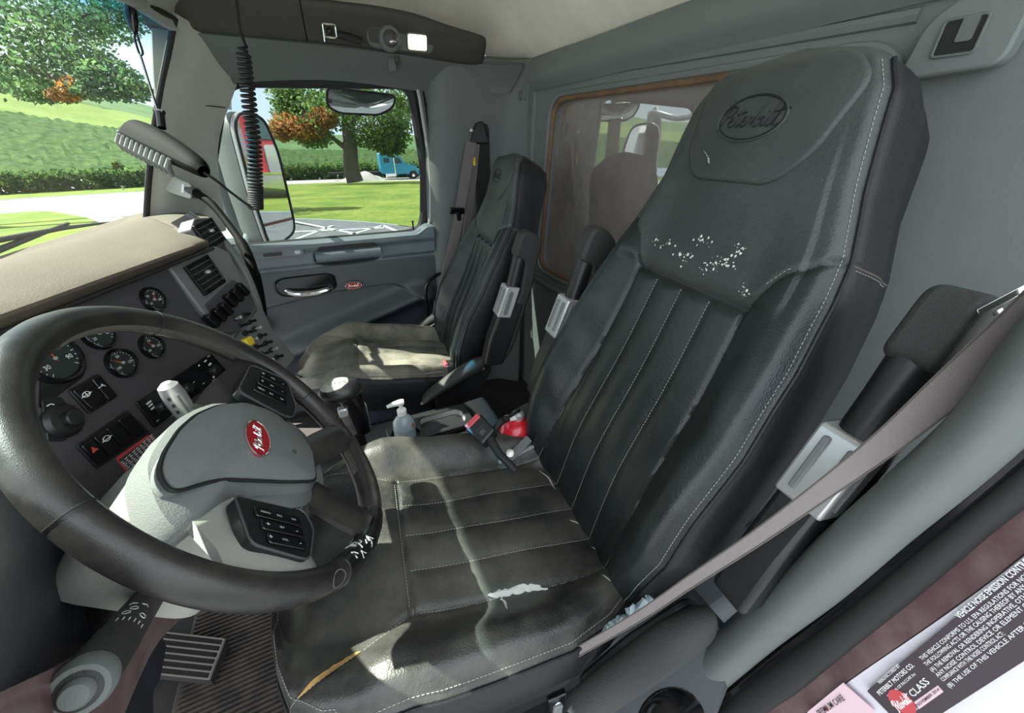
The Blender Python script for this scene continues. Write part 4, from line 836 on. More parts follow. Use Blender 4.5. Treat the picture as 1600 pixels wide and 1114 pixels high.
sw_ = thing('steering_wheel', 'worn black leather steering wheel with four spokes and a red oval badge', 'steering wheel', WC)
RR, rr_ = .2265, .0172
def rimpt(t, q, extra=0): # t around, q around section
    c, s_ = math.cos(t), math.sin(t); k = rr_*(1+.05*math.cos(4*t)) + extra
    return Wf((RR + k*math.cos(q))*c, (RR + k*math.cos(q))*s_, k*1.12*math.sin(q))
def rimseg(t0, t1, n, e=0, cap=True, wob=0):
    mb = MB(); T = np.linspace(t0, t1, n); G = []
    for i, t in enumerate(T): G.append([rimpt(t, 2*math.pi*k/20, e + (wob*math.sin(t*57+k*1.9)*math.sin(k*2.3+t*23) if wob else 0)) for k in range(20)])
    mb.grid(G, 0, True); n20 = 20
    if cap: mb.f += [tuple(range(20)), tuple(range((n-1)*20, n*20))]
    return mb
def tpix(px, py): a, b = wp_(px, py); return math.atan2(b, a)
ts = [tpix(235, 500), tpix(115, 805), tpix(528, 895)]
obj('rim', rimseg(0, 2*math.pi, 220, 0, False), 'wheel_leather', sw_)
rj = MB()
for t in (tpix(235, 500), tpix(115, 805), tpix(480, 620), tpix(528, 895)): rj.tube([rimpt(t, 2*math.pi*k/24, .0002) for k in range(25)], .0009, 5)
obj('rim_joint', rj, 'rubber', sw_)
stt = MB(); T = np.linspace(tpix(120, 560), tpix(450, 600)-.0, 120)
a0_, a1_ = tpix(560, 740), tpix(130, 560)
if a1_ < a0_: a1_ += 2*math.pi
for t in np.linspace(a0_, a1_, 230):
    stt.tube([rimpt(t, math.pi*.90, .0003), rimpt(t+.012, math.pi*1.0, .0008), rimpt(t, math.pi*1.10, .0003)], .0006, 4, False)
o = obj('rim_stitching', stt, 'thread_dark', sw_); o['kind'] = 'stuff'
t0, t1 = tpix(535, 905), tpix(592, 815)
tp0 = obj('tape_wrap', rimseg(min(t0, t1), max(t0, t1), 34, .0016, True, .0006), 'tape', sw_, label='shiny black tape wrapped round the rim')
tr_ = MB(); rg = random.Random(4)
for k in range(9):
    t = t0 + (t1-t0)*(.15+.5*rg.random()); q = 1.0 + rg.random()*2.2; P_ = [rimpt(t+.016*j*(1 if k % 2 else -1)*rg.uniform(.5, 1), q+.3*j*rg.uniform(-.5, 1), .0022) for j in range(4)]; tr_.tube(P_, .00055, 4)
obj('torn_threads', tr_, 'lining', tp0)
obj('rim_scuff', MB().tube([rimpt(tpix(510, 905)+.05*math.cos(u), .9+.55*math.sin(u), .0003) for u in np.linspace(0, 6.28, 20)], .0006, 5, False), 'thread_dark', tp0)
# hub: padded cover
def dome(poly, h_edge, h_mid, steps=8, p=2.2, drop=.02):
    poly = [np.array(q) for q in poly]; c = sum(poly)/len(poly); G = []
    for s_ in np.linspace(1, .02, steps): G.append([Wf(*(c + (q-c)*s_), h_edge + (h_mid-h_edge)*(1-s_**p)) for q in poly])
    mb = MB(); base = [Wf(*q, h_edge-drop) for q in poly]; mb.grid([base]+G, 0, True); mb.f.append(tuple(range(steps*len(poly), (steps+1)*len(poly)))); return mb
hub_out = rpoly([wp_(a, b, -.026) for a, b in ((232, 740), (234, 716), (247, 693), (272, 657), (308, 637), (345, 626), (385, 622), (440, 645), (482, 680), (500, 715), (510, 766), (455, 771), (415, 772), (369, 779), (330, 803), (295, 832), (272, 822), (247, 788))], .02, 3)
obj('hub_cover', dome(hub_out, -.028, -.006, 12, 3, .035), 'hub', sw_)
pad_ = rpoly([wp_(a, b, -.004) for a, b in ((256, 732), (262, 706), (286, 668), (312, 645), (345, 631), (385, 627), (430, 642), (470, 676), (489, 700), (496, 747), (451, 748), (401, 745), (351, 743), (318, 750), (281, 762), (266, 752))], .012, 3)
obj('horn_pad', dome(pad_, -.006, .008, 10, 2.5), 'hub', sw_)
obj('pad_groove', MB().tube([Wf(a*1.015, b*1.015, -.010) for a, b in pad_+pad_[:1]], .0028, 6, False), 'rubber', sw_)
ba, bb = wp_(403, 684, .009); brot = R(2)
badge(sw_, lambda a, b, c: Wf(ba + a*math.cos(brot) - b*math.sin(brot), bb + a*math.sin(brot) + b*math.cos(brot), .0065+c), .072, .036, .003)
oo = wp_(460, 706, .004); obj('hub_dimple', MB().tube([Wf(oo[0]+.003*math.cos(t), oo[1]+.003*math.sin(t), .0045) for t in np.linspace(0, 6.28, 12)], .0006, 5), 'rubber', sw_)
# spokes
def spoke(name, rows, m, th=.012): return obj(name, MB().grid(net(rows, 4, 5), th), m, sw_)
for s_ in (1, -1):
    lab = None
    rows = [[Wf(s_*.085, .050, -.034), Wf(s_*.13, .040, -.024), Wf(s_*.18, .022, -.006), Wf(s_*.222, .012, .0)], [Wf(s_*.085, .0, -.024), Wf(s_*.13, -.01, -.014), Wf(s_*.18, -.02, .004), Wf(s_*.222, -.030, .010)], [Wf(s_*.08, -.075, -.024), Wf(s_*.13, -.075, -.014), Wf(s_*.18, -.075, .004), Wf(s_*.212, -.080, .008)], [Wf(s_*.07, -.115, -.036), Wf(s_*.12, -.105, -.03), Wf(s_*.175, -.10, -.008), Wf(s_*.205, -.098, -.002)]]
    if s_ < 0: rows = rows[::-1]
    spoke('spoke', rows, 'black' if s_ > 0 else 'shroud')  # door-side spoke paler: the light falling on it is put into its colour
    # bottom spokes
    rows = [[Wf(s_*.020, -.130, -.026), Wf(s_*.050, -.165, -.014), Wf(s_*.085, -.205, .0)], [Wf(s_*.045, -.12, -.018), Wf(s_*.075, -.155, -.006), Wf(s_*.105, -.192, .010)], [Wf(s_*.070, -.115, -.024), Wf(s_*.098, -.142, -.014), Wf(s_*.130, -.180, .0)]]
    if s_ < 0: rows = rows[::-1]
    spoke('spoke', rows, 'wheel_leather')
    # button pods
    cx, cy = (.152, -.040)
    pf = lambda a, b, c, s_=s_: Wf(s_*cx + a, cy + b, .0 + .16*(abs(s_*cx+a)-.13) + c)
    pod = obj('button_pod', MB().prism(rpoly([(-.045*s_, .052), (.030*s_, .040), (.040*s_, -.030), (-.018*s_, -.052), (-.052*s_, -.045)], .012, 5), pf, -.014, .004), 'black', sw_, bevel=.003)
    T3 = (('+', '', '−'), ('', 'SET', ''), ('', '', '')) 
    for k in range(3):
        bx = s_*(-.022 + .020*k); 
        bt = obj('button_row', MB().prism(rrect(.0165, .062-.006*k, .004, 4, bx, .0-.002*k), pf, .004, .0075), 'gloss_black', pod, bevel=.0015)
        tm = MB(); L_ = [(.018, ('+' if k else 'MENU'), .010 if k else .0045), (-.0, ('RES', 'SET', 'VOL')[k], .0045), (-.020, '-' if k else 'OK', .010 if k else .0045)]
        for oy, tx, sz in L_:
            tm.text(tx, sz, lambda a, b, c, bx=bx, oy=oy: pf(bx - b*.0 + b, oy - a, c) if False else pf(bx + a*0 - (-b) - sz*.3, oy - a, c), 0, .0078, align='CENTER')
        obj('button_print', tm, 'white', pod)
    obj('pod_trim', MB().tube([pf(a, b, .004) for a, b in rpoly([(-.045*s_, .052), (.030*s_, .040), (.040*s_, -.030), (-.018*s_, -.052), (-.052*s_, -.045)], .012, 5)], .0013, 5, False), 'fascia', pod)
obj('hub_boss', MB().lathe([(.06, -.08), (.07, -.03), (.06, -.02)], WC, wn, 24), 'black', sw_)

# ================================================================ SEATS
def segd(Y, V, pl):
    d = np.full(Y.shape, 9.)
    for (a, b), (c, e) in zip(pl, pl[1:]):
        L2_ = (c-a)**2+(e-b)**2; t = np.clip(((Y-a)*(c-a)+(V-b)*(e-b))/L2_, 0, 1); d = np.minimum(d, np.hypot(Y-(a+t*(c-a)), V-(b+t*(e-b))))
    return d
def smst(x, a, b): t = np.clip((x-a)/(b-a), 0, 1); return t*t*(3-2*t)
def noop(): pass
class Slab:      # upholstered body: stations u along a line, front surface offset f(y,u)
    def __init__(s, base, nrm, wfn, ffn, tfn, us, lean=.0, nu=130):
        s.base, s.nrm, s.w, s.f, s.T, s.us, s.nu, s.lean = base, np.array(nrm), wfn, ffn, tfn, us, nu, lean
    def P(s, y, u, e=0): return s.base(u) + np.array([0, y, 0]) + s.nrm*(float(s.f(np.array([y]), np.array([u]))[0]) + e)
    def side(s, sg, u, t, e=0):
        w = s.w(u); fe = float(s.f(np.array([sg*w]), np.array([u]))[0]); return s.base(u) + np.array([0, sg*(w + .012*math.sin(math.pi*min(1, t*1.3)) - s.lean*t + e), 0]) + s.nrm*(fe*(1-t) - s.T(u)*t)
    def mesh(s):
        rows = []
        for u in s.us:
            w = s.w(u); T = s.T(u); b = s.base(u); ys = np.linspace(w, -w, s.nu); fs = s.f(ys, np.full(s.nu, u)); L = []
            for y, f in zip(ys, fs): L.append(b + [0, y, 0] + s.nrm*f)
            fe0, fe1 = fs[-1], fs[0]
            for k in range(1, 9):
                t = k/8; yy = -w - .012*math.sin(math.pi*min(1, t*1.3)) + s.lean*t; L.append(b + [0, yy, 0] + s.nrm*(fe0*(1-t) - T*t))
            for k in range(1, 10): t = k/10; L.append(b + [0, (-w+s.lean)*(1-2*t), 0] + s.nrm*(-T - .012*math.sin(math.pi*t)))
            for k in range(8, 0, -1):
                t = k/8; yy = w + .012*math.sin(math.pi*min(1, t*1.3)) - s.lean*t; L.append(b + [0, yy, 0] + s.nrm*(fe1*(1-t) - T*t))
            rows.append(L)
        mb = MB(); mb.grid(rows, 0, True); n = len(rows[0]); mb.f.append(tuple(range(n))); mb.f.append(tuple(range((len(rows)-1)*n, len(rows)*n))); return mb
def dashes(mb, pts, step=.0065, ln=.0040, r=.00050):
    pts = np.array(pts, float); seg = np.linalg.norm(np.diff(pts, axis=0), axis=1); cum = np.concatenate([[0], np.cumsum(seg)])
    ip = lambda d: np.array([np.interp(d, cum, pts[:, k]) for k in range(3)])
    for d in np.arange(0, cum[-1]-ln, step): mb.tube([ip(d), ip(d+ln)], r, 4)
    return mb
def build_seat(name, label, loc, rot, z0, L, ws, recl, group, dusty, big):
    t = thing(name, label, 'seat', loc, rot, group)
    rec = R(recl); up = np.array([math.sin(rec), 0, math.cos(rec)]); nf = np.array([-math.cos(rec), 0, math.sin(rec)])
    W_ = lambda v: ws*np.interp(v/L, [0, .08, .2, .42, .56, .66, .72, .80, .87, .92, .955, .975, .988, .995], [.225, .248, .272, .270, .256, .238, .222, .192, .176, .164, .142, .112, .066, .015])
    seamp = [(-.215, .714), (-.165, .672), (-.135, .611), (.135, .611), (.165, .672), (.215, .714)]
    def pw(v): return .135+.03*np.clip(1-v/.61, 0, 1)
    sides = [[(k*.135, .611), (k*.150, .30), (k*.168, .0)] for k in (-1, 1)]
    def fb(Y, V):
        v = V/L; y = Y/ws; w = W_(V)/ws; s_ = np.clip(np.abs(y)/w, 0, 1)
        B = np.interp(v, [0, .12, .3, .5, .62, .70, .80, 1], [.035, .060, .066, .050, .030, .012, 0, 0])
        f = B*smst(s_, .48, .84) - np.interp(v, [0, .6, .75, 1], [.028, .024, .018, .012])*smst(s_, .86, 1.0)**1.6 + .012*(1-s_**2)
        f = f + .018*np.exp(-((v-.22)/.16)**2) + .022*smst(v, .70, .92) - .035*smst(v, .94, 1.0)**2
        p = pw(v); q = np.abs(y)/p*2; inside = (v < .611) & (q < 2)
        tt = q - np.floor(q); f = f + np.where(inside, .0075*(1-np.abs(2*tt-1)**2.6)*smst(.611-v, 0, .02) - .0015, 0)
        d = segd(y, v, seamp); f = f - .0055*np.exp(-(d/.0045)**2)
        for pl in sides: f = f - .0045*np.exp(-(segd(y, v, pl)/.0045)**2)
        f = f + .006*smst(v, .611, .64)*(1-smst(v, .75, .9))*(s_ < .8)
        # creases of use
        f = f + .0012*np.sin(v*55+np.sin(y*18)*2.2)*np.exp(-((s_-.72)/.14)**2)*(v < .55)
        return f
    base = lambda u: np.array([0, 0, z0]) + up*u
    us = np.concatenate([np.linspace(-.02, .60, 90), np.linspace(.604, .74, 30), np.linspace(.75, .93, 22), np.linspace(.935, .993, 22)])*L
    Tt = lambda v: np.interp(v/L, [0, .3, .7, .9, .96, .985, 1], [.085, .140, .165, .160, .145, .10, .04])*(1 if big else .74)
    sb = Slab(base, nf, W_, fb, Tt, us, .022)
    br = obj('backrest', sb.mesh(), 'leather', t, local=True, ang=70)
    br.data.materials.append(M['leather_dull']); br.data.materials.append(M['vinyl']); npr_ = sb.nu + 8 + 9 + 8
    vm = br.data.vertices
    for pgn in br.data.polygons:
        i_ = [v_ // npr_ for v_ in pgn.vertices]; j_ = [v_ % npr_ for v_ in pgn.vertices]
        if max(j_) >= sb.nu or len(pgn.vertices) > 4: pgn.material_index = 2; continue
        v = us[min(i_)]/L; w = W_(us[min(i_)]); y = abs(w*(1-2*min(j_)/(sb.nu-1)))/ws
        if v > np.interp(y, [0, .135, .165, .215], [.611, .611, .672, .714]): pgn.material_index = 1
    piv = MB(); st_ = MB(); grv = MB()
    for sg_ in (-1, 1):
        vs_ = np.concatenate([np.linspace(.0, .9, 70), np.linspace(.905, .955, 12)])*L; E = [sb.P(sg_*(W_(v)-.001), v, .001) for v in vs_]; piv.tube(E, .0034, 8)
        dashes(st_, [sb.P(sg_*(W_(v)-.010), v, .0012) for v in vs_])
        # cross seam of the side panel
        v = .712*L; obj('side_seam', MB().tube([sb.side(sg_, v, q) for q in np.linspace(0, .95, 9)], .0014, 5), 'thread_dark', t, local=True)
        dashes(st_, [sb.side(sg_, v-.004, q, .0006) for q in np.linspace(.05, .9, 9)])
        dashes(st_, [sb.P(ws*sg_*y, v_*L, .0008) for y, v_ in [(.150, .30), (.156, .2), (.165, .05)]])
    for k in (-1, 0, 1):
        ln_ = [sb.P(ws*k*.5*pw(v), v*L, .0012) for v in np.linspace(.03, .605, 50)]; dashes(st_, ln_)
    dashes(st_, [sb.P(ws*y, v_*L, .0012) for y, v_ in [(-.213, .722), (-.170, .684), (-.15, .655)]])
    obj('piping', piv, 'vinyl', t, local=True); o = obj('backrest_stitching', st_, 'thread', t, local=True); o['kind'] = 'stuff'
    # headrest flap with the oval mark
    fl = rpoly([(-.076, .790), (.082, .790), (.118, .835), (.128, .93), (.10, .968), (-.10, .968), (-.142, .93), (-.118, .835)], .022, 5)
    def inpl(a, b): return sb.P(ws*a, b*L, 0)
    c = np.array([0, .88]); rows = []
    for s_, e in ((1.012, -.003), (1.0, .002), (.985, .0045), (.96, .0052), (.8, .0055), (.6, .0055), (.4, .0055), (.2, .0055), (.03, .0055)):
        rows.append([sb.P(ws*(c[0]+(a-c[0])*s_), (c[1]+(b-c[1])*s_)*L, e) for a, b in fl])
    mb = MB(); mb.grid(rows, 0, True); n = len(fl); mb.f.append(tuple(range(8*n, 9*n))); hf = obj('headrest_flap', mb, 'leather_dull', t, local=True, ang=60)
    m2_ = MB(); dashes(m2_, [sb.P(ws*a*.95, (.88+(b-.88)*.955)*L, .0056) for a, b in fl if b < .86] , r=.0005); o = obj('flap_stitching', m2_, 'thread_dark', hf, local=True); o['kind'] = 'stuff'
    k_ = 1.0 if big else .70; oy = .004
    efn = lambda a, b, c_: sb.P(-a + oy, .884*L + b, .0060 + c_) if True else None
    el = [(.062*k_*math.cos(2*math.pi*q/40), .034*k_*math.sin(2*math.pi*q/40)) for q in range(41)]
    obj('embossed_oval', MB().tube([efn(a, b, 0) for a, b in el], .0018, 6, False), 'leather_dull', hf, local=True)
    obj('embossed_oval', MB().tube([efn(a*.93, b*.90, 0) for a, b in el], .0008, 6, False), 'vinyl', hf, local=True)
    obj('lettering', script(MB(), lambda a, b, c_: efn(a, b, c_), .030*k_, .0014, .0), 'vinyl', hf, local=True)
    # ---- cushion
    wc = lambda u: ws*np.interp(u, [0, .06, .15, .36, .46, .52, .565, .592, .612, .620], [.228, .258, .282, .288, .280, .260, .222, .165, .095, .03])
    cs_ = [(-.152, .385), (.152, .385)]
    diag = [[(k*.152, .385), (k*.190, .47), (k*.212, .54), (k*.205, .585)] for k in (-1, 1)]
    pc = lambda U: .165 - .013*U/.385
    def fc_(Y, U):
        y = Y/ws; w = wc(U)/ws; s_ = np.clip(np.abs(y)/w, 0, 1)
        f = .052*smst(s_, .56, .82)*(1-.5*smst(U, .36, .54)) - .036*smst(s_, .86, 1.0)**1.8 + .006*(1-s_**2)
        f = f + .012*np.exp(-((U-.42)/.07)**2) - .050*smst(U, .51, .63)**1.6
        q = (np.abs(y)/pc(U))*2; tt = q-np.floor(q); ins = (q < 2) & (U < .385)
        f = f + np.where(ins, .0065*(1-np.abs(2*tt-1)**2.6)*smst(.385-U, 0, .02) - .001, 0)
        for pl in [cs_, [(-.165, 0), (-.152, .385)], [(.165, 0), (.152, .385)]] + diag: f = f - .0045*np.exp(-(segd(y, U, pl)/.004)**2)
        f = f + .0016*np.sin(U*60+np.sin(y*25)*2)*np.exp(-((s_-.80)/.10)**2) + .002*np.sin(y*31+U*9)*np.sin(U*23+1)
        return f
    zt_ = lambda u: z0 + (.030 if big else .0) + np.interp(u, [-.03, .05, .2, .4, .56], [-.005, .014, .044, .078, .078])
    cb = lambda u: np.array([-u, 0, float(zt_(u))])
    Tc = lambda u: np.interp(u, [0, .4, .55, .60, .624], [.125, .125, .11, .085, .05])
    usc = np.concatenate([np.linspace(-.015, .37, 70), np.linspace(.375, .395, 8), np.linspace(.40, .565, 32), np.linspace(.57, .620, 22)])
    sq = Slab(cb, (0, 0, 1), wc, fc_, Tc, usc, .012)
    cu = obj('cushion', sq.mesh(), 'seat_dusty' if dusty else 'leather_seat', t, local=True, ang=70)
    cu.data.materials.append(M['vinyl']); nrow = len(sq.us); npr = sq.nu + 8 + 9 + 8   # boxing below the piping is plain vinyl
    for pgn in cu.data.polygons:
        j = [v_ % npr for v_ in pgn.vertices]
        if min(j) >= sq.nu-1 or len(pgn.vertices) > 4: pgn.material_index = 1
    pv = MB(); s2 = MB(); ev = list(usc[2:])
    E = [sq.P(-(wc(u)-.001), u, .001) for u in ev] + [sq.P((wc(u)-.001), u, .001) for u in ev[::-1]]; pv.tube(E, .0036, 8)
    obj('cushion_piping', pv, 'vinyl', t, local=True)
    dashes(s2, [sq.P(-(wc(u)-.011)*(1 if u < .5 else .97), u-.004*(u > .5), .001) for u in ev] + [sq.P((wc(u)-.011), u-.004*(u > .5), .001) for u in ev[::-1]])
    for k in (-2, -1, 0, 1, 2): dashes(s2, [sq.P(ws*k*.5*pc(u), u, .0010) for u in np.linspace(.0, .380, 40)])
    dashes(s2, [sq.P(ws*y, .388, .0010) for y in np.linspace(-.152, .152, 30)])
    for pl in diag: dashes(s2, [sq.P(ws*a, b, .0010) for a, b in cr([(p, q, 0) for p, q in pl], 6)[:, :2]])
    o = obj('cushion_stitching', s2, 'thread', t, local=True); o['kind'] = 'stuff'
    # pedestal and skirt
    obj('pedestal', MB().prism(rpoly([(-.46, z0-.16), (-.02, z0-.16), (.06, z0-.10), (.06, z0-.03), (-.50, z0-.04)], .03), lambda a, b, d: (a, d, b), -.215*ws, .215*ws), 'knee', t, local=True, bevel=.02, seg=3)
    obj('suspension', MB().prism(rpoly([(-.40, .06), (.05, .06), (.02, z0-.14), (-.38, z0-.14)], .03), lambda a, b, d: (a, d, b), -.17, .17), 'rubber', t, local=True, bevel=.02)
    obj('base_rail', MB().box((-.18, 0, .04), (.56, .40, .06)), 'black', t, local=True, bevel=.01)
    # upright armrests
    def armrest(y, a0, a1, ks=.78):
        a0, a1 = np.array(a0), np.array(a1); d = (a1-a0)/np.linalg.norm(a1-a0); e = np.array([-d[2], 0, d[0]]); A = lambda s_, x, yy: a0 + d*s_ + e*x*ks + np.array([0, yy*ks, 0])
        ar = obj('armrest', MB().prism(rpoly([(-.045, .0), (-.055, .06), (-.05, .30), (-.035, .38), (-.035, .435), (.030, .46), (.075, .45), (.078, .365), (.02, .36), (.0, .26), (.02, .0), (-.02, -.02)], .022, 5), lambda a, b, q: A(b, a, q), -.034, .034), 'blackrough', t, local=True, bevel=.012, seg=3, label='black padded armrest folded upright')
        obj('armrest_tube', MB().tube([A(.24, .030, 0), A(.32, .036, 0), A(.375, .040, 0)], [.031*ks, .031*ks, .033*ks], 18), 'black', ar, local=True)
        obj('armrest_foot', MB().prism(rpoly([(-.03, -.03), (-.035, .22), (.066, .20), (.076, .06), (.065, -.05)], .018, 5), lambda a, b, q: A(b, a, q), -.037, .037), 'black', ar, local=True, bevel=.01, seg=3)
        lt = obj('armrest_latch', MB().prism(rpoly([(.012, .155), (.010, .27), (.072, .262), (.076, .150)], .008), lambda a, b, q: A(b, a, q), -.041, .041), 'silver', ar, local=True, bevel=.004)
        for q in (-.020, .018): obj('latch_groove', MB().prism(rrect(.012, .085, .005, 4, q, .208), lambda a, b, c_: A(b, .0745-.0*b+c_, a), -.002, .004), 'fascia_light', lt, local=True, bevel=.002)
        obj('latch_groove', MB().prism(rrect(.020, .085, .007, 4, .045, .208), lambda a, b, c_: A(b, a, c_), -.044, -.040), 'fascia_light', lt, local=True, bevel=.002)
        return ar
    za = z0+.155; ya = .335*ws if big else .31
    armrest(-ya, *(((.132, -ya, za+.065), (.282, -ya, za+.515)) if big else ((.125, -ya, za-.01), (.265, -ya, za+.42))))
    if big: armrest(ya, (.085, ya, za+.02), (.235, ya, za+.47))
    # hinge covers beside the cushion (padded elongated levers)
    for sg_ in (-1, 1):
        y = sg_*(.268*ws+.055)
        rows = []
        for s_, x, z_, r1, r2 in ((0, .07, .085, .01, .015), (1, .060, .095, .026, .040), (2, .0, .080, .032, .046), (3, -.06, .050, .031, .044), (4, -.12, .018, .029, .040), (5, -.160, -.005, .024, .034), (6, -.178, -.016, .008, .012)):
            rows.append([np.array([x, y, z0+z_]) + np.array([0, r1*math.cos(q), 0]) + np.array([.5, 0, .86])*r2*math.sin(q) for q in np.linspace(0, 2*math.pi, 18, False)])
        mb = MB(); mb.grid(net([r_ + r_[:1] for r_ in rows], 3, 1), 0); hc = obj('hinge_cover', mb, 'blackrough', t, local=True, label='black moulded cover beside the cushion')
        obj('hinge_bracket', MB().prism(rpoly([(-.12, -.10), (-.13, -.02), (-.05, .05), (.07, .10), (.12, .05), (.05, -.08)], .02), lambda a, b, q: (a, q, z0+b), y-sg_*.048, y-sg_*.030), 'black', t, local=True, bevel=.006)
        obj('bolt', MB().lathe([(.009, 0), (.009, .006), (.005, .008)], (.075, y-sg_*.028, z0+.06), (0, sg_, 0), 12), 'steel', hc, local=True)
    return t, sb, sq, (z0, L, ws)
DLOC, DROT = (.395, .505, 0), R(-5)
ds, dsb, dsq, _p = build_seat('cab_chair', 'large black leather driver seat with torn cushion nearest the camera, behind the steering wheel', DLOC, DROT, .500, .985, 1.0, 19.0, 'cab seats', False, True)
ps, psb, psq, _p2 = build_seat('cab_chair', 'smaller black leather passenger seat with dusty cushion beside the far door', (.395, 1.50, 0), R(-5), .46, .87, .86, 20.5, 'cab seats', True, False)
dinv = LOC[ds.name]
def dl(p): return np.array(dinv @ Vector([float(q) for q in p]))
def on_slab(px, py, sl_, inv, e=.0006, it=12):    # where the sight line meets the upholstery (local coordinates)
    o_ = np.array(inv @ Vector(EYE)); q = np.array(inv @ Vector(EYE + ray(px, py))) - o_; n = sl_.nrm; off = 0
    b0 = sl_.base(0.); 
    for _ in range(it):
        if abs(n[2]) > .99:
            t_ = .5
            for __ in range(6): u = -(o_+q*t_)[0]; zt = sl_.base(u)[2] + off; t_ = (zt-o_[2])/q[2]
            p = o_+q*t_; u = -p[0]
        else:
            p = o_ + q*(np.dot(b0 + n*off - o_, n)/np.dot(q, n)); upv = sl_.base(1.)-b0; u = float((p-b0)@upv)
        off = float(sl_.f(np.array([p[1]]), np.array([u]))[0])
    return float(p[1]), u
# flakes of worn leather on the backrest
rg = random.Random(7); fk = MB()
cl_ = [(1030, 385), (1045, 383), (1022, 375), (1062, 400), (1068, 410), (1108, 412), (1118, 418), (1122, 412), (1155, 388), (1157, 395), (1140, 415), (1165, 450), (1166, 460), (1105, 380), (1090, 376), (1290, 283), (1075, 398), (1135, 405), (1100, 420)]
for (cx, cy) in cl_:
    for k in range(7 if (cx, cy) != (1290, 283) else 2):
        y, u = on_slab(cx+rg.gauss(0, 5), cy+rg.gauss(0, 4), dsb, dinv); r1 = rg.choice((.0005, .0009, .0012, .0022, .0030))*rg.uniform(.7, 1.1); an = rg.random()*6
        fk.add([dsb.P(y + r1*rg.uniform(.5, 1.3)*math.cos(an+a), u + r1*rg.uniform(.5, 1.3)*math.sin(an+a), .0005) for a in np.linspace(0, 6.283, 6, False)], [tuple(range(6))])
o = obj('worn_flakes', fk, 'lining', ds, local=True); o['kind'] = 'stuff'
def strip(pix, sl_, hw, e, wig=0, seed=1):
    rg_ = random.Random(seed); pp = [on_slab(*p, sl_, dinv) for p in pix]; P = cr([(a, b, 0) for a, b in pp], 5); G = [[], [], []]; n = len(P)
    for i, p in enumerate(P):
        d = P[min(i+1, n-1)]-P[max(i-1, 0)]; d /= np.linalg.norm(d)+1e-9; nn = np.array([-d[1], d[0]]); t_ = i/(n-1); h_ = hw*(math.sin(math.pi*t_)**.5+.1)*(1+wig*rg_.uniform(-1, 1)); h2 = hw*(math.sin(math.pi*t_)**.5+.1)*(1+wig*rg_.uniform(-1, 1))
        G[0].append(sl_.P(p[0]+nn[0]*h_, p[1]+nn[1]*h_, e*.2)); G[1].append(sl_.P(p[0], p[1], e*(1+wig*rg_.uniform(-.5, .8)))); G[2].append(sl_.P(p[0]-nn[0]*h2, p[1]-nn[1]*h2, e*.2))
    return MB().grid(G)
obj('torn_seam', strip([(762, 930), (785, 926), (810, 922), (835, 919), (856, 921)], dsq, .0050, .004, .5, 3), 'lining', ds, local=True, label='white lining showing through the torn seam')
obj('torn_flap', strip([(788, 926), (783, 935), (789, 942), (793, 953)], dsq, .0018, .002, .6, 5), 'lining', ds, local=True)
Gq = [[], [], []]; rgq = random.Random(8)
for k in range(15):
    t_ = k/14; a_ = -np.interp(t_, [0, .5, 1], [.187, .201, .213]); b_ = np.interp(t_, [0, .5, 1], [.465, .505, .548]); h_ = .0042*math.sin(math.pi*min(.98, .04+t_*.96))**.6*rgq.uniform(.8, 1.15)
    Gq[0].append(dsq.P(a_-h_, b_-h_*.4, .0022)); Gq[1].append(dsq.P(a_, b_, .0040)); Gq[2].append(dsq.P(a_+h_, b_+h_*.4, .0022))
obj('torn_corner', MB().grid(Gq), 'foam', ds, local=True, label='yellow foam showing at the split front seam')
for i, pp in enumerate([[(842, 735), (858, 748), (868, 765)], [(890, 812), (905, 818)], [(925, 855), (943, 864)], [(940, 898), (954, 908)]]): obj('worn_corner', strip(pp, dsq, .0022, .0008, .5, 10+i), 'thread', ds, local=True)
obj('flap_scuff', strip([(1104, 238), (1110, 248), (1112, 258)], dsb, .002, .0075, .5, 21), 'thread', ds, local=True)
# height switch on the driver seat skirt
s0 = dl(at(868, 1098, Y=.27)); swb = obj('height_switch', MB().box(s0, (.040, .012, .075)), 'gloss_black', ds, local=True, bevel=.003)
pb = s0 + np.array([0, -.008, 0]); obj('switch_print', MB().box(pb+[0, 0, .018], (.010, .0015, .003)).box(pb+[0, 0, .018], (.003, .0015, .010)), 'white', swb, local=True)
obj('switch_lever', MB().prism(rrect(.020, .05, .006, 3), lambda a, b, c_: s0+np.array([a, -.006-c_, b-.008]), 0, .008), 'fascia_light', swb, local=True, bevel=.002)
rgz = random.Random(3); mb = MB()
for k in range(7):
    c_ = dl(at(955+9*k, 985-8*k, Z=.60)); mb.tube([c_+[rgz.uniform(-.01, .01), rgz.uniform(-.006, .006), rgz.uniform(-.006, .008)] for _ in range(5)], [.003, .006, .007, .005, .003], 8)
obj('crumpled_wrap', mb, mat('crumpled_film', (.25, .31, .33), .4, bump=.5, bscale=120), ds, local=True, label='pale crumpled plastic film tucked beside the cushion')

# ================================================================ SMALL THINGS
def ribbon(pts, wv, th=.0016):
    G = [[], []]
    for p, w in zip(pts, wv): G[0].append(np.array(p)-np.array(w)/2); G[1].append(np.array(p)+np.array(w)/2)
    return MB().grid(G, th)
def rib(pix, D0, widths, dirs=None):
    P = cr([at(px, py, D=d) for (px, py), d in zip(pix, D0)], 6); Wd = cr([tuple(w) for w in widths], 6); return ribbon(P, Wd)
def perp(p, q, w, D):  # image-plane perpendicular between two pixels, width w px at depth D
    d = np.array([q[0]-p[0], q[1]-p[1]], float); d /= np.linalg.norm(d); n_ = np.array([-d[1], d[0]])*w/2; m = ((p[0]+q[0])/2, (p[1]+q[1])/2)
    return at(m[0]+n_[0], m[1]+n_[1], D=D) - at(m[0]-n_[0], m[1]-n_[1], D=D)
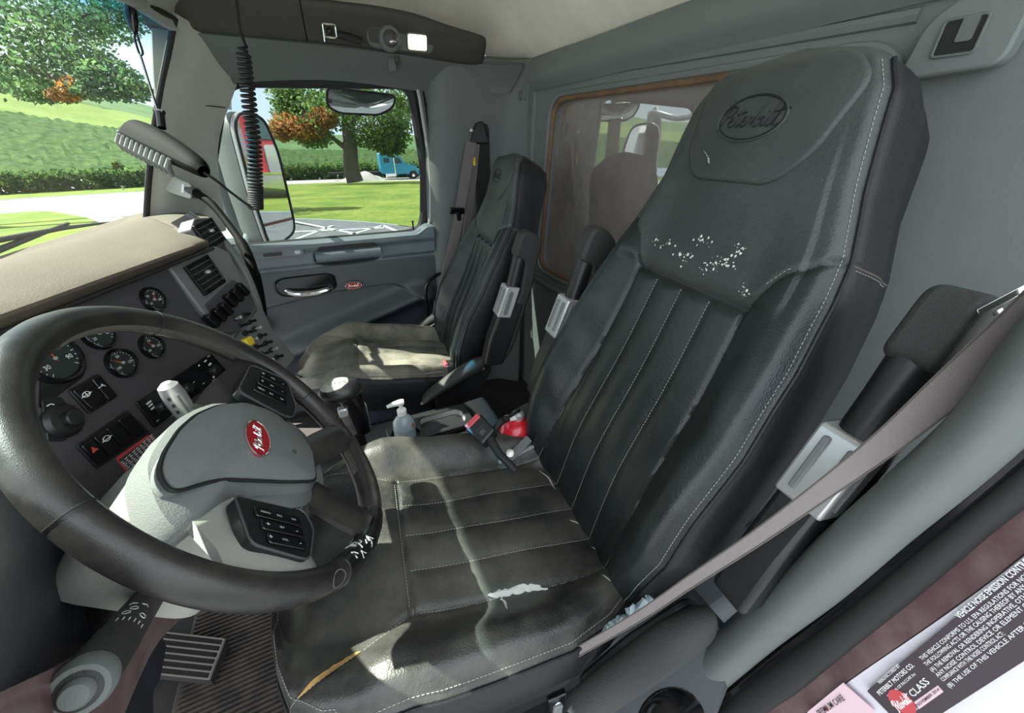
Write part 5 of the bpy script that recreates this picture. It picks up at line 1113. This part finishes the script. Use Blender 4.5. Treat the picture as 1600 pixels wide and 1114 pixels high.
# driver belt
db = thing('driver_belt', 'grey webbing seat belt crossing in front of the driver armrest', 'seat belt', at(1300, 745, D=.5))
PX = [(1680, 440), (1598, 512), (1480, 610), (1380, 695), (1280, 770), (1180, 842), (1080, 908), (1000, 962), (900, 1020)]
DD = [.31, .34, .37, .40, .43, .47, .52, .57, .63]; WW = [92, 78, 58, 42, 30, 23, 18, 15, 13]
wd_ = [perp(PX[max(i-1, 0)], PX[min(i+1, 8)], w, d) + np.array([.4, .2, -.1])*.006*i/8 for i, (w, d) in enumerate(zip(WW, DD))]
obj('webbing', rib(PX, DD, wd_), 'belt', db)
c = cr([at(*p, D=d) for p, d in zip(PX, DD)], 6); wq = cr([tuple(w) for w in wd_], 6)
obj('webbing_edge', MB().tube(list(c + wq*.5), .0011, 5).tube(list(c - wq*.5), .0011, 5), 'thread_dark', db)
tg = obj('tongue', MB().obox(at(1526, 484, D=.385), at(1640, 424, D=.37)-at(1526, 484, D=.385), at(1530, 494, D=.385)-at(1526, 484, D=.385), at(1526, 484, D=.382)-at(1526, 484, D=.385)), 'chrome', db, bevel=.0006)
obj('tongue_slot', MB().obox(at(1550, 489, D=.387), at(1566, 481, D=.386)-at(1550, 489, D=.387), at(1553, 494, D=.387)-at(1550, 489, D=.387), at(1550, 489, D=.385)-at(1550, 489, D=.387)), 'chrome', db)
# passenger belt
pb_ = thing('passenger_belt', 'grey webbing seat belt hanging beside the passenger seat with black slider', 'seat belt', at(735, 205, X=.72))
XB = .70
q_ = lambda px, py, d=0: at(px, py, Y=1.90-d)
obj('anchor_recess', MB().prism(rrect(.075, .50, .035, 6, .735, 1.14), lambda a, b, d: (a, 1.925-d, b), 0, .022), 'rubber', pb_, bevel=.003)
obj('guide_loop', MB().prism(rpoly([(.672, 1.30), (.70, 1.38), (.735, 1.39), (.765, 1.30)], .012), lambda a, b, d: (a, 1.902-d, b), 0, .020), 'black', pb_, bevel=.005)
obj('anchor_bolt', MB().lathe([(.010, 0), (.010, .010), (.005, .013)], q_(735, 204, .0)-[0, .012, 0], (0, -1, 0), 16), 'steel', pb_)
pp = [(736, 222), (728, 270), (718, 330), (706, 390), (692, 450), (680, 505)]
obj('webbing', ribbon(cr([q_(*p, .03+.02*i) for i, p in enumerate(pp)], 5), [np.array([.048, 0, -.006])]*26), 'belt', pb_)
obj('webbing_return', ribbon(cr([q_(744, 225, .015), q_(737, 300, .015), q_(726, 380, .02), q_(716, 440, .03)], 5), [np.array([.034, 0, -.004])]*16), 'belt', pb_)
s_ = q_(715, 329, .075); sl2 = obj('slider', MB().obox(s_-[.038, 0, .014], (.072, 0, -.006), (0, .014, 0), (.002, 0, .030)), 'gloss_black', pb_, bevel=.005)
obj('tongue', MB().prism(rpoly([(-.012, -.01), (.012, -.01), (.010, -.045), (-.010, -.045)], .003), lambda a, b, d: s_+np.array([a+.004, -d, b]), 0, .003), 'chrome', sl2)
obj('yellow_tag', MB().box(q_(741, 252, .03), (.012, .004, .035)), 'yellow', pb_, bevel=.001)
# passenger buckle, clutter by the seat
pk = thing('passenger_buckle', 'black belt buckle with a red release button on the passenger seat', 'buckle', at(697, 575, Z=.50))
bk0 = at(697, 572, Z=.545)
obj('body', MB().box(bk0+[.012, -.0, -.025], (.035, .05, .075)), 'black', pk, bevel=.006); obj('release_button', MB().box(bk0+[-.002, 0, .010], (.012, .036, .018)), 'redpl', pk, bevel=.003)
cw = thing('belt_stalk', 'pale folded belt stalk and bracket beyond the passenger cushion', 'bracket', at(677, 515, Y=1.78))
cb0 = at(677, 514, Y=1.80); obj('cover', MB().box(cb0, (.05, .04, .06), Matrix.Rotation(.4, 3, 'Y')), 'shroud', cw, bevel=.008); obj('spring', MB().tube([cb0+[-.02+.004*k+.0*k, -.03, -.03-.0*k+.008*math.sin(k*1.9)] for k in range(12)], .003, 6), 'steel', cw)
# centre console with cup holder
cc_ = thing('floor_console', 'low black floor console with a cup holder between the seats', 'console', (.2, 1.0, 0))
def cpx(px, py): return at(px, py, Z=.47)
cA = [(628, 668), (752, 648), (770, 676), (640, 700)]
cP = [cpx(*p) for p in cA]
obj('body', MB().box((.18, 1.03, .235), (.48, .26, .43)), 'black', cc_, bevel=.015)
obj('tray', ring(rrect(.155, .085, .03, 5), (-.10, .10, -.06, .06), lambda a, b, d: np.array([.225+a, 1.05+b, .458+d]), -.006, .014), 'black', cc_, bevel=.004)
obj('tray_bowl', MB().grid([[np.array([.225+a*s_, 1.05+b*s_, .458-d]) for a, b in rrect(.155, .085, .03, 5)] for s_, d in ((1, -.01), (.95, .01), (.8, .016), (.1, .017))], 0, True), 'silver', cc_)
obj('cup_ring', ring([(.044*math.cos(t), .044*math.sin(t)) for t in np.linspace(0, 2*math.pi, 28, False)], (-.055, .055, -.055, .055), lambda a, b, d: np.array([.095+a, 1.01+b, .458+d]), -.004, .03), 'black', cc_, bevel=.004)
tn = thing('engine_tunnel', 'black vinyl covered tunnel and shelf beneath the passenger seat', 'tunnel', (.1, 1.3, 0))
obj('cover', MB().box((-.02, 1.28, .16), (.9, .20, .30)), 'rubber', tn, bevel=.03); obj('shelf', MB().box((.25, 1.225, .34), (.42, .08, .05)), 'black', tn, bevel=.01)
# sanitiser bottle
sb0 = np.array([.095, 1.01, .462])
bo = thing('pump_bottle', 'clear pump bottle of blue-tinted gel in the cup holder', 'bottle', sb0)
obj('bottle', MB().lathe([(.030, 0), (.034, .006), (.034, .065), (.032, .078), (.022, .092), (.013, .100), (.012, .106)], sb0, (0, 0, 1), 28), 'clear', bo)
obj('label', MB().lathe([(.0345, .02), (.0345, .055)], sb0, (0, 0, 1), 28), 'clear', bo)
obj('sticker', MB().prism(rrect(.012, .014, .003, 3), lambda a, b, d: sb0+np.array([.024+a*.5, -.026+a*.4-d, .074+b]), 0, .002), 'redpl', bo, label='small orange-red sticker')
cp_ = obj('collar', MB().lathe([(.014, .103), (.0145, .120), (.010, .124), (.006, .126), (.006, .142)], sb0, (0, 0, 1), 20), 'whiteplastic', bo)
obj('pump_head', MB().tube([sb0+[.010, 0, .147], sb0+[.0, 0, .148], sb0+[-.022, .0, .147], sb0+[-.040, .002, .142]], [.009, .010, .0075, .005], 12), 'whiteplastic', cp_)
obj('dip_tube', MB().tube([sb0+[0, 0, .10], sb0+[.004, 0, .012]], .0025, 8), 'whiteplastic', bo)
# gear lever
kb = at(537, 612, D=.99)
gl_ = thing('gear_lever', 'gear lever with a black knob and pale shift pattern plate', 'gear lever', [kb[0], kb[1], .2])
obj('shaft', MB().tube([[kb[0]-.0, kb[1]+.01, .15], kb+[.01, .0, -.10]], [.02, .016], 12), 'black', gl_)
obj('grip', MB().tube(cr([kb+[.024, -.0, -.135], kb+[.022, .0, -.08], kb+[.016, 0, -.03], kb+[.006, 0, .004]], 4), list(np.linspace(.022, .033, 13)), 14), 'gloss_black', gl_)
kn2 = obj('knob', MB().ell(kb+[-.006, 0, .006], (.052, .040, .030), 28, 16), 'black', gl_)
obj('pattern_plate', MB().ell(kb+[-.010, 0, .018], (.042, .032, .0195), 28, 12), 'shroud', kn2)
pm = MB()
for i, x in enumerate((-.018, -.006, .006, .016)):
    pm.text(str(i*2+1), .010, lambda a, b, c_: kb+np.array([-.010+x-b+.004, .004+a-.006, .0375]), 0, 0); pm.text(str(i*2+2), .010, lambda a, b, c_: kb+np.array([-.010+x-b+.004, -.014+a, .0368]), 0, 0)
obj('pattern_print', pm, 'black', kn2)
obj('range_switch', MB().box(kb+[-.012, -.018, -.048], (.024, .02, .026)), 'silver', gl_, bevel=.004); obj('switch_stem', MB().tube([kb+[-.012, -.012, -.06], kb+[.004, -.004, -.13]], .012, 12), 'steel', gl_)
# driver buckle
bb0 = at(742, 662, D=.99); bb1 = at(785, 705, D=.92)
dk = thing('driver_buckle', 'large black belt buckle with a red release button between the seats', 'buckle', bb1)
ax = (bb1-bb0)/np.linalg.norm(bb1-bb0); sdv = np.cross(ax, EYE-bb0); sdv /= np.linalg.norm(sdv); nn_ = np.cross(sdv, ax)
bfr = lambda a, b, d: bb0 + ax*a + sdv*b + nn_*d
obj('body', MB().prism(rpoly([(-.002, -.028), (.062, -.024), (.066, .024), (-.002, .028)], .006), bfr, -.022, .012), 'black', dk, bevel=.005)
obj('release_button', MB().prism(rpoly([(-.010, -.023), (.006, -.022), (.006, .022), (-.010, .023)], .003), bfr, -.014, .0145), 'redpl', dk, bevel=.002)
obj('press_mark', MB().prism([(.028, -.012), (.030, -.012), (.030, .012), (.028, .012)], bfr, .012, .0128).prism([(.036, -.006), (.050, -.006), (.050, .008), (.036, .008)], bfr, .012, .0126), 'fascia', dk)
obj('strap', MB().tube([bfr(.06, 0, -.005), bfr(.11, .01, -.01), bfr(.16, .01, -.03)], [.012, .010, .009], 10), 'rubber', dk)
# fire extinguisher
xb = at(806, 678, D=1.10)
fx = thing('fire_extinguisher', 'small red fire extinguisher with a black hose behind the buckle', 'fire extinguisher', xb-[0, 0, .2])
obj('cylinder', MB().lathe([(.03, -.22), (.052, -.20), (.054, -.05), (.0535, .0), (.050, .020), (.042, .038), (.028, .050), (.016, .055)], xb, (.1, .0, 1), 30), 'redpaint', fx)
obj('valve', MB().lathe([(.014, .05), (.017, .056), (.017, .072), (.010, .078)], xb, (.1, 0, 1), 16), 'silver', fx)
obj('hose_nut', MB().tube([xb+[-.006, -.004, .064], xb+[-.034, -.01, .074]], .009, 12), 'whiteplastic', fx)
obj('hose', MB().tube(cr([xb+[-.030, -.01, .073], xb+[-.060, -.022, .074], xb+[-.088, -.03, .045], xb+[-.090, -.035, -.01], xb+[-.066, -.045, -.06], xb+[-.03, -.06, -.10]], 6), .0095, 12), 'rubber', fx)
obj('clamp_band', MB().lathe([(.0555, .0), (.057, .003), (.057, .014), (.0555, .017)], xb, (.1, 0, 1), 30), 'black', fx)
obj('squeeze_handle', MB().tube([xb+[.01, 0, .08], xb+[-.01, -.02, .094], xb+[-.05, -.03, .088]], .005, 8), 'black', fx)
br_ = thing('seat_bracket', 'bare metal bracket and arm below the fire extinguisher', 'bracket', at(800, 700, D=.97))
b0, b1 = at(796, 716, D=.99), at(826, 686, D=1.02)
obj('plate', MB().tube([b0, b1], .012, 6), 'fascia_light', br_); obj('arm', MB().tube([b0+[-.03, 0, .0], b0, b1+[.02, 0, -.03]], .006, 8), 'silver', br_); obj('bolt', MB().lathe([(.010, 0), (.010, .008), (.005, .01)], at(797, 708, D=.93), EYE-at(797, 708, D=.93), 10), 'steel', br_)
# hanging handset, strap, coiled cord
h0 = at(200, 212, D=1.13); h1 = at(318, 270, D=.98)
hs = thing('hanging_handset', 'black elongated handset with ribbed grey underside hung by a cord strap in the windscreen', 'handset', (h0+h1)/2)
ax = (h1-h0)/np.linalg.norm(h1-h0); LH = float(np.linalg.norm(h1-h0)); tw = EYE-(h0+h1)/2; tw -= ax*float(tw@ax); tw /= np.linalg.norm(tw); sdh = np.cross(tw, ax); sdh = sdh if sdh[2] > 0 else -sdh
hf_ = lambda s_, b, d: h0 + ax*s_*LH + sdh*b + tw*d
rows = []
for s_, up_, dn, dp in ((-.03, .014, .006, .006), (-.01, .032, .016, .018), (.06, .044, .022, .028), (.25, .047, .022, .032), (.5, .044, .020, .032), (.75, .036, .016, .030), (.93, .026, .014, .026), (1.0, .014, .010, .014)):
    up_ *= 1.2; rows.append([hf_(s_, up_*math.sin(q) if math.sin(q) > 0 else dn*math.sin(q), dp*math.cos(q)) for q in np.linspace(0, 2*math.pi, 20, False)])
mb = MB(); mb.grid(net([r_+r_[:1] for r_ in rows], 3, 1)); mb.f.append(tuple(range(20))); obj('case', mb, 'matte_black', hs)
for k in range(11):
    s_ = .03+.068*k; o = obj('rib', MB().tube([hf_(s_+.05, -.006, .030), hf_(s_+.025, -.028, .022), hf_(s_, -.042, .002)], [.005, .0085, .006], 8), 'fascia_light', hs)
obj('end_band', MB().tube([hf_(-.005, .0, .022), hf_(-.012, -.014, .010), hf_(-.005, -.02, -.002)], .004, 8), 'fascia_light', hs)
hc_ = thing('hanging_strap', 'dark cord strap with a swivel hook hanging from the visor to the handset', 'strap', at(205, 10, D=1.0))
k0, k1, k2, k3 = at(203, 8, D=1.02), at(210, 50, D=1.04), at(219, 85, D=1.05), at(246, 172, D=1.06)
obj('swivel', MB().tube([k0, at(206, 30, D=1.03), k1], [.012, .014, .008], 12), 'gloss_black', hc_); 
obj('loop', MB().tube(cr([k1, at(211, 62, D=1.04), at(218, 84, D=1.05), at(223, 82, D=1.05), at(216, 60, D=1.04), k1+[.004, 0, 0]], 4), .0028, 8), 'black', hc_)
obj('cord', MB().tube([k2, k3, at(250, 190, D=1.06)], [.003, .003, .004], 8), 'black', hc_)
obj('clip', MB().tube([at(241, 172, D=1.055), at(256, 176, D=1.055)], .006, 8), 'black', hc_); obj('buckle', MB().tube([at(250, 176, D=1.055), at(253, 200, D=1.055)], .010, 10), 'gloss_black', hc_)
cd_ = thing('coiled_cord', 'black coiled cable hanging from the roof in front of the passenger window', 'cord', at(372, 0, D=1.1))
path = cr([at(379, 72, D=1.12), at(388, 150, D=1.12), at(397, 230, D=1.12), at(399, 290, D=1.12), at(400, 326, D=1.12)], 30); n = len(path); turns = 38; H = []
for i in range(n*8):
    t_ = i/(n*8-1); j = t_*(n-1); a = int(min(j, n-2)); p = path[a]*(1-(j-a)) + path[a+1]*(j-a); an = 2*math.pi*turns*t_; rad = .0165*(1 if t_ > .03 else .6)
    H.append(p + np.array([math.cos(an)*rad, math.sin(an)*rad, 0]))
obj('coil', MB().tube(H, .0042, 7), 'rubber', cd_)
obj('lead_in', MB().tube(cr([at(366, -30, D=1.1), at(372, 20, D=1.1), at(376, 50, D=1.11), at(384, 72, D=1.12)], 5), .0042, 8), 'rubber', cd_)
obj('lead_out', MB().tube(cr([at(402, 326, D=1.12), at(390, 322, D=1.1), at(360, 300, D=1.05), at(335, 280, D=1.0), at(318, 270, D=.98)], 5), .0036, 8), 'rubber', cd_)
# flexible arm from the pillar box
bx0 = at(268, 290, Y=1.80)
pbx = thing('pillar_box', 'pale plastic mount box on the windscreen pillar with a white stripe', 'mount', bx0)
u1 = at(300, 305, Y=1.76)-bx0; u1 = u1/np.linalg.norm(u1)
pbf = lambda px, py, d: at(px, py, D=1.42-d)
obj('box', MB().prism(rpoly([(255, 268), (300, 288), (300, 312), (262, 300), (253, 285)], 6, 4), pbf, 0, .05), 'pillar', pbx, bevel=.006)
obj('stripe', MB().prism([(284, 287), (288, 289), (287, 302), (283, 300)], pbf, .05, .052), 'white', pbx)
obj('socket', MB().tube([pbf(298, 299, .03), pbf(308, 302, .04)], [.022, .018], 14), 'fascia', pbx)
fa_ = thing('flexible_arm', 'dark curved flexible arm running from the pillar box down behind the dash', 'arm', pbf(308, 302, .04))
obj('arm', MB().tube(cr([pbf(304, 300, .04), pbf(330, 318, .06), at(358, 352, D=1.34), at(383, 390, D=1.30), at(397, 430, D=1.28), at(406, 480, D=1.28), at(408, 520, D=1.30)], 6), [.013]*8+[.012]*8+[.016]*8+[.019]*13, 14), 'matte_black', fa_)
# floor furniture
fm = thing('floor_mat', 'dark ribbed rubber floor mat beside the driver seat', 'mat', (-.3, .8, .01))
obj('sheet', MB().box((-.36, .72, .008), (.52, .62, .014)), 'mat', fm, bevel=.004)
mb = MB()
for k in range(46): mb.box((-.36, .42+.013*k, .017), (.50, .0055, .005))
o = obj('mat_ribs', mb, 'mat', fm); o['kind'] = 'stuff'
pd = thing('ridged_plate', 'dusty black ridged foot plate with raised light bars beneath the steering column', 'foot plate', at(280, 1020, Z=.06))
c4 = [at(*p, Z=.05) for p in ((222, 985), (352, 1000), (328, 1062), (190, 1048))]
obj('plate', MB().add(c4 + [p-[0, 0, .03] for p in c4], [(0, 1, 2, 3), (7, 6, 5, 4), (0, 4, 5, 1), (1, 5, 6, 2), (2, 6, 7, 3), (3, 7, 4, 0)]), 'carpet', pd)
for k in range(7):
    t_ = k/6; obj('bar', MB().tube([lerp(c4[0], c4[3], t_)+[0, 0, .004], lerp(c4[1], c4[2], t_)+[0, 0, .004]], .0022, 6), 'footbar', pd)
obj('edge', MB().tube([c4[1]+[0, 0, .004], c4[2]+[0, 0, .004]], .004, 8), 'footbar', pd)
wt_ = thing('loose_wires', 'tangle of thin wires and mesh on the floor at the bottom left corner', 'wires', at(150, 1108, Z=.1))
rgw = random.Random(2); w0 = at(160, 1102, Z=.15)
for k in range(5): obj('wire', MB().tube(cr([w0+[rgw.uniform(-.06, .06), rgw.uniform(-.06, .06), rgw.uniform(-.02, .04)] for _ in range(6)], 4), .0025, 6), 'steel' if k % 2 else 'shroud', wt_)
lk = thing('lumbar_knob', 'black rounded cap low down beside the driver door sill', 'knob', at(1050, 1112, Z=.30))
k0 = at(1048, 1130, D=.50); obj('cap', MB().ell(k0, (.050, .034, .030), 28, 14), 'gloss_black', lk); obj('collar', MB().ell(k0-[0, 0, .02], (.045, .03, .025)), 'black', lk)
tb_ = MB(); t0_ = at(1062, 1098, D=.78); 
# ================================================================ PLACARD AND STICKER ON THE JAMB
def Jf(px, py, d): p = at(px, py, X=JX-.002-d); return p
pl_ = thing('emission_placard', 'black noise emission placard with white lettering on the white door post', 'placard', Jf(1480, 1000, 0))
A0 = np.array([1355., 1079]); A1 = np.array([1640., 842]); B0_ = np.array([1432., 1140]); B1_ = np.array([1730., 905])
PA = [Jf(*p, 0) for p in (A0, A1, B0_, B1_)]
ux = PA[1]-PA[0]; UL = np.linalg.norm(ux); ux /= UL; vy = PA[2]-PA[0]; vy -= ux*float(vy@ux); UH = np.linalg.norm(vy); vy /= UH
pn_ = np.array([-1., 0, 0]); PL = lambda a, b, d: PA[0] + ux*a + vy*b + pn_*d     # a along the text, b across downwards
obj('film', MB().prism(rpoly([(0, 0), (UL, 0), (UL, UH), (0, UH)], .002), PL, -.001, .001), 'sticker', pl_)
def pxl(px, py): q = Jf(px, py, 0)-PA[0]; return float(q@ux), float(q@vy)
tm = MB()
def line(t_, p0, p1, hpx, bold=.0): # text from pixel p0 to p1 baseline
    a0, b0 = pxl(*p0); a1, b1 = pxl(*p1); L_ = math.hypot(a1-a0, b1-b0); d = np.array([a1-a0, b1-b0])/L_; n_ = np.array([-d[1], d[0]])
    c = bpy.data.curves.new('m', 'FONT'); c.body = t_; c.size = 1; o_ = bpy.data.objects.new('m', c); COL.objects.link(o_); bpy.context.view_layer.update(); wd0 = o_.dimensions.x; bpy.data.objects.remove(o_); bpy.data.curves.remove(c)
    ax_, bx_ = pxl(p0[0]-hpx*.6, p0[1]-hpx*.8); hh = math.hypot(ax_-a0, bx_-b0)*1.35; s_ = L_/wd0
    tm.text(t_, 1, lambda a, b, c_: PL(a0 + d[0]*a*s_ - n_[0]*b*hh, b0 + d[1]*a*s_ - n_[1]*b*hh, .0016), 0, 0, bold=.012+bold)
line('VEHICLE NOISE EMISSION CONTROL INFORMATION', (1501, 966), (1680, 824), 10, .012)
line('THIS VEHICLE CONFORMS TO U.S. EPA REGULATIONS FOR NOISE EMISSION APPLICABLE', (1442, 1031), (1700, 828), 7)
line('THE FOLLOWING ACTS OR THE CAUSING THEREOF BY ANY PERSON ARE PROHIBITED', (1449, 1040), (1700, 843), 7)
line('(A) THE REMOVAL OR RENDERING INOPERATIVE, OTHER THAN FOR PURPOSES', (1458, 1049), (1700, 858), 7)
line('ANY NOISE CONTROL DEVICE OR ELEMENT OF DESIGN LISTED IN', (1467, 1057), (1690, 882), 7)
line('COMPLIANCE WITH THE NOISE CONTROL ACT;', (1475, 1064), (1572, 990), 7)
line('(B) THE USE OF THIS VEHICLE AFTER SUCH DEVICE OR', (1485, 1074), (1680, 920), 7)
line('MANUFACTURED BY', (1376, 1068), (1408, 1040), 6)
line('PETERBILT MOTORS CO.', (1376, 1086), (1430, 1040), 8, .01)
line('DIVISION OF PACCAR Inc', (1390, 1089), (1432, 1053), 5)
line('CLASS', (1428, 1089), (1454, 1066), 12)
line('DATE OF MFG.', (1412, 1128), (1436, 1106), 5)
obj('lettering', tm, 'white', pl_)
dt = obj('date_patch', MB().prism([pxl(*p) for p in ((1429, 1096), (1466, 1070), (1475, 1080), (1437, 1107))], PL, .001, .0014), 'pink', pl_)
tm = MB(); line('NOVEMBER 2014', (1436, 1103), (1470, 1077), 5); tm.v = [tuple(np.array(p)+pn_*.0006) for p in tm.v]; obj('date_print', tm, 'sticker', dt)
oc = pxl(1410, 1096); e1 = pxl(1427, 1093); e2 = pxl(1410, 1082); rx, ry = math.hypot(e1[0]-oc[0], e1[1]-oc[1])*.95, math.hypot(e2[0]-oc[0], e2[1]-oc[1])*.95
on_ = lambda a, b, c_: PL(oc[0]+a, oc[1]-b, .001+c_)
ov_ = obj('red_oval', MB().prism([(rx*math.cos(t), ry*math.sin(t)) for t in np.linspace(0, 2*math.pi, 30, False)], on_, 0, .0008), 'redpl', pl_)
obj('oval_lettering', script(MB(), on_, ry*.7, ry*.05, .0009), 'white', ov_)
st2 = thing('care_sticker', 'pale pink sticker with a small red oval at the foot of the door post', 'sticker', Jf(1310, 1100, 0))
sq_ = [(1262, 1112), (1318, 1066), (1368, 1110), (1330, 1150)]
PS = [Jf(*p, .0) for p in sq_]; obj('film', MB().add(PS + [p-np.array([.001, 0, 0]) for p in PS], [(0, 1, 2, 3), (4, 5, 6, 7)]), 'pink', st2)
tm = MB(); line('PREMIUM CARE', (1283, 1118), (1322, 1092), 11); tm.v = [tuple(np.array(p)+pn_*.001) for p in tm.v]; obj('lettering', tm, 'sticker', st2)
oc = pxl(1293, 1107); r3 = .0024; obj('red_oval', MB().prism([(r3*math.cos(t), r3*.8*math.sin(t)) for t in np.linspace(0, 2*math.pi, 20, False)], lambda a, b, c_: PL(oc[0]+a, oc[1]+b, .0012+c_), 0, .0008), 'redpl', st2)
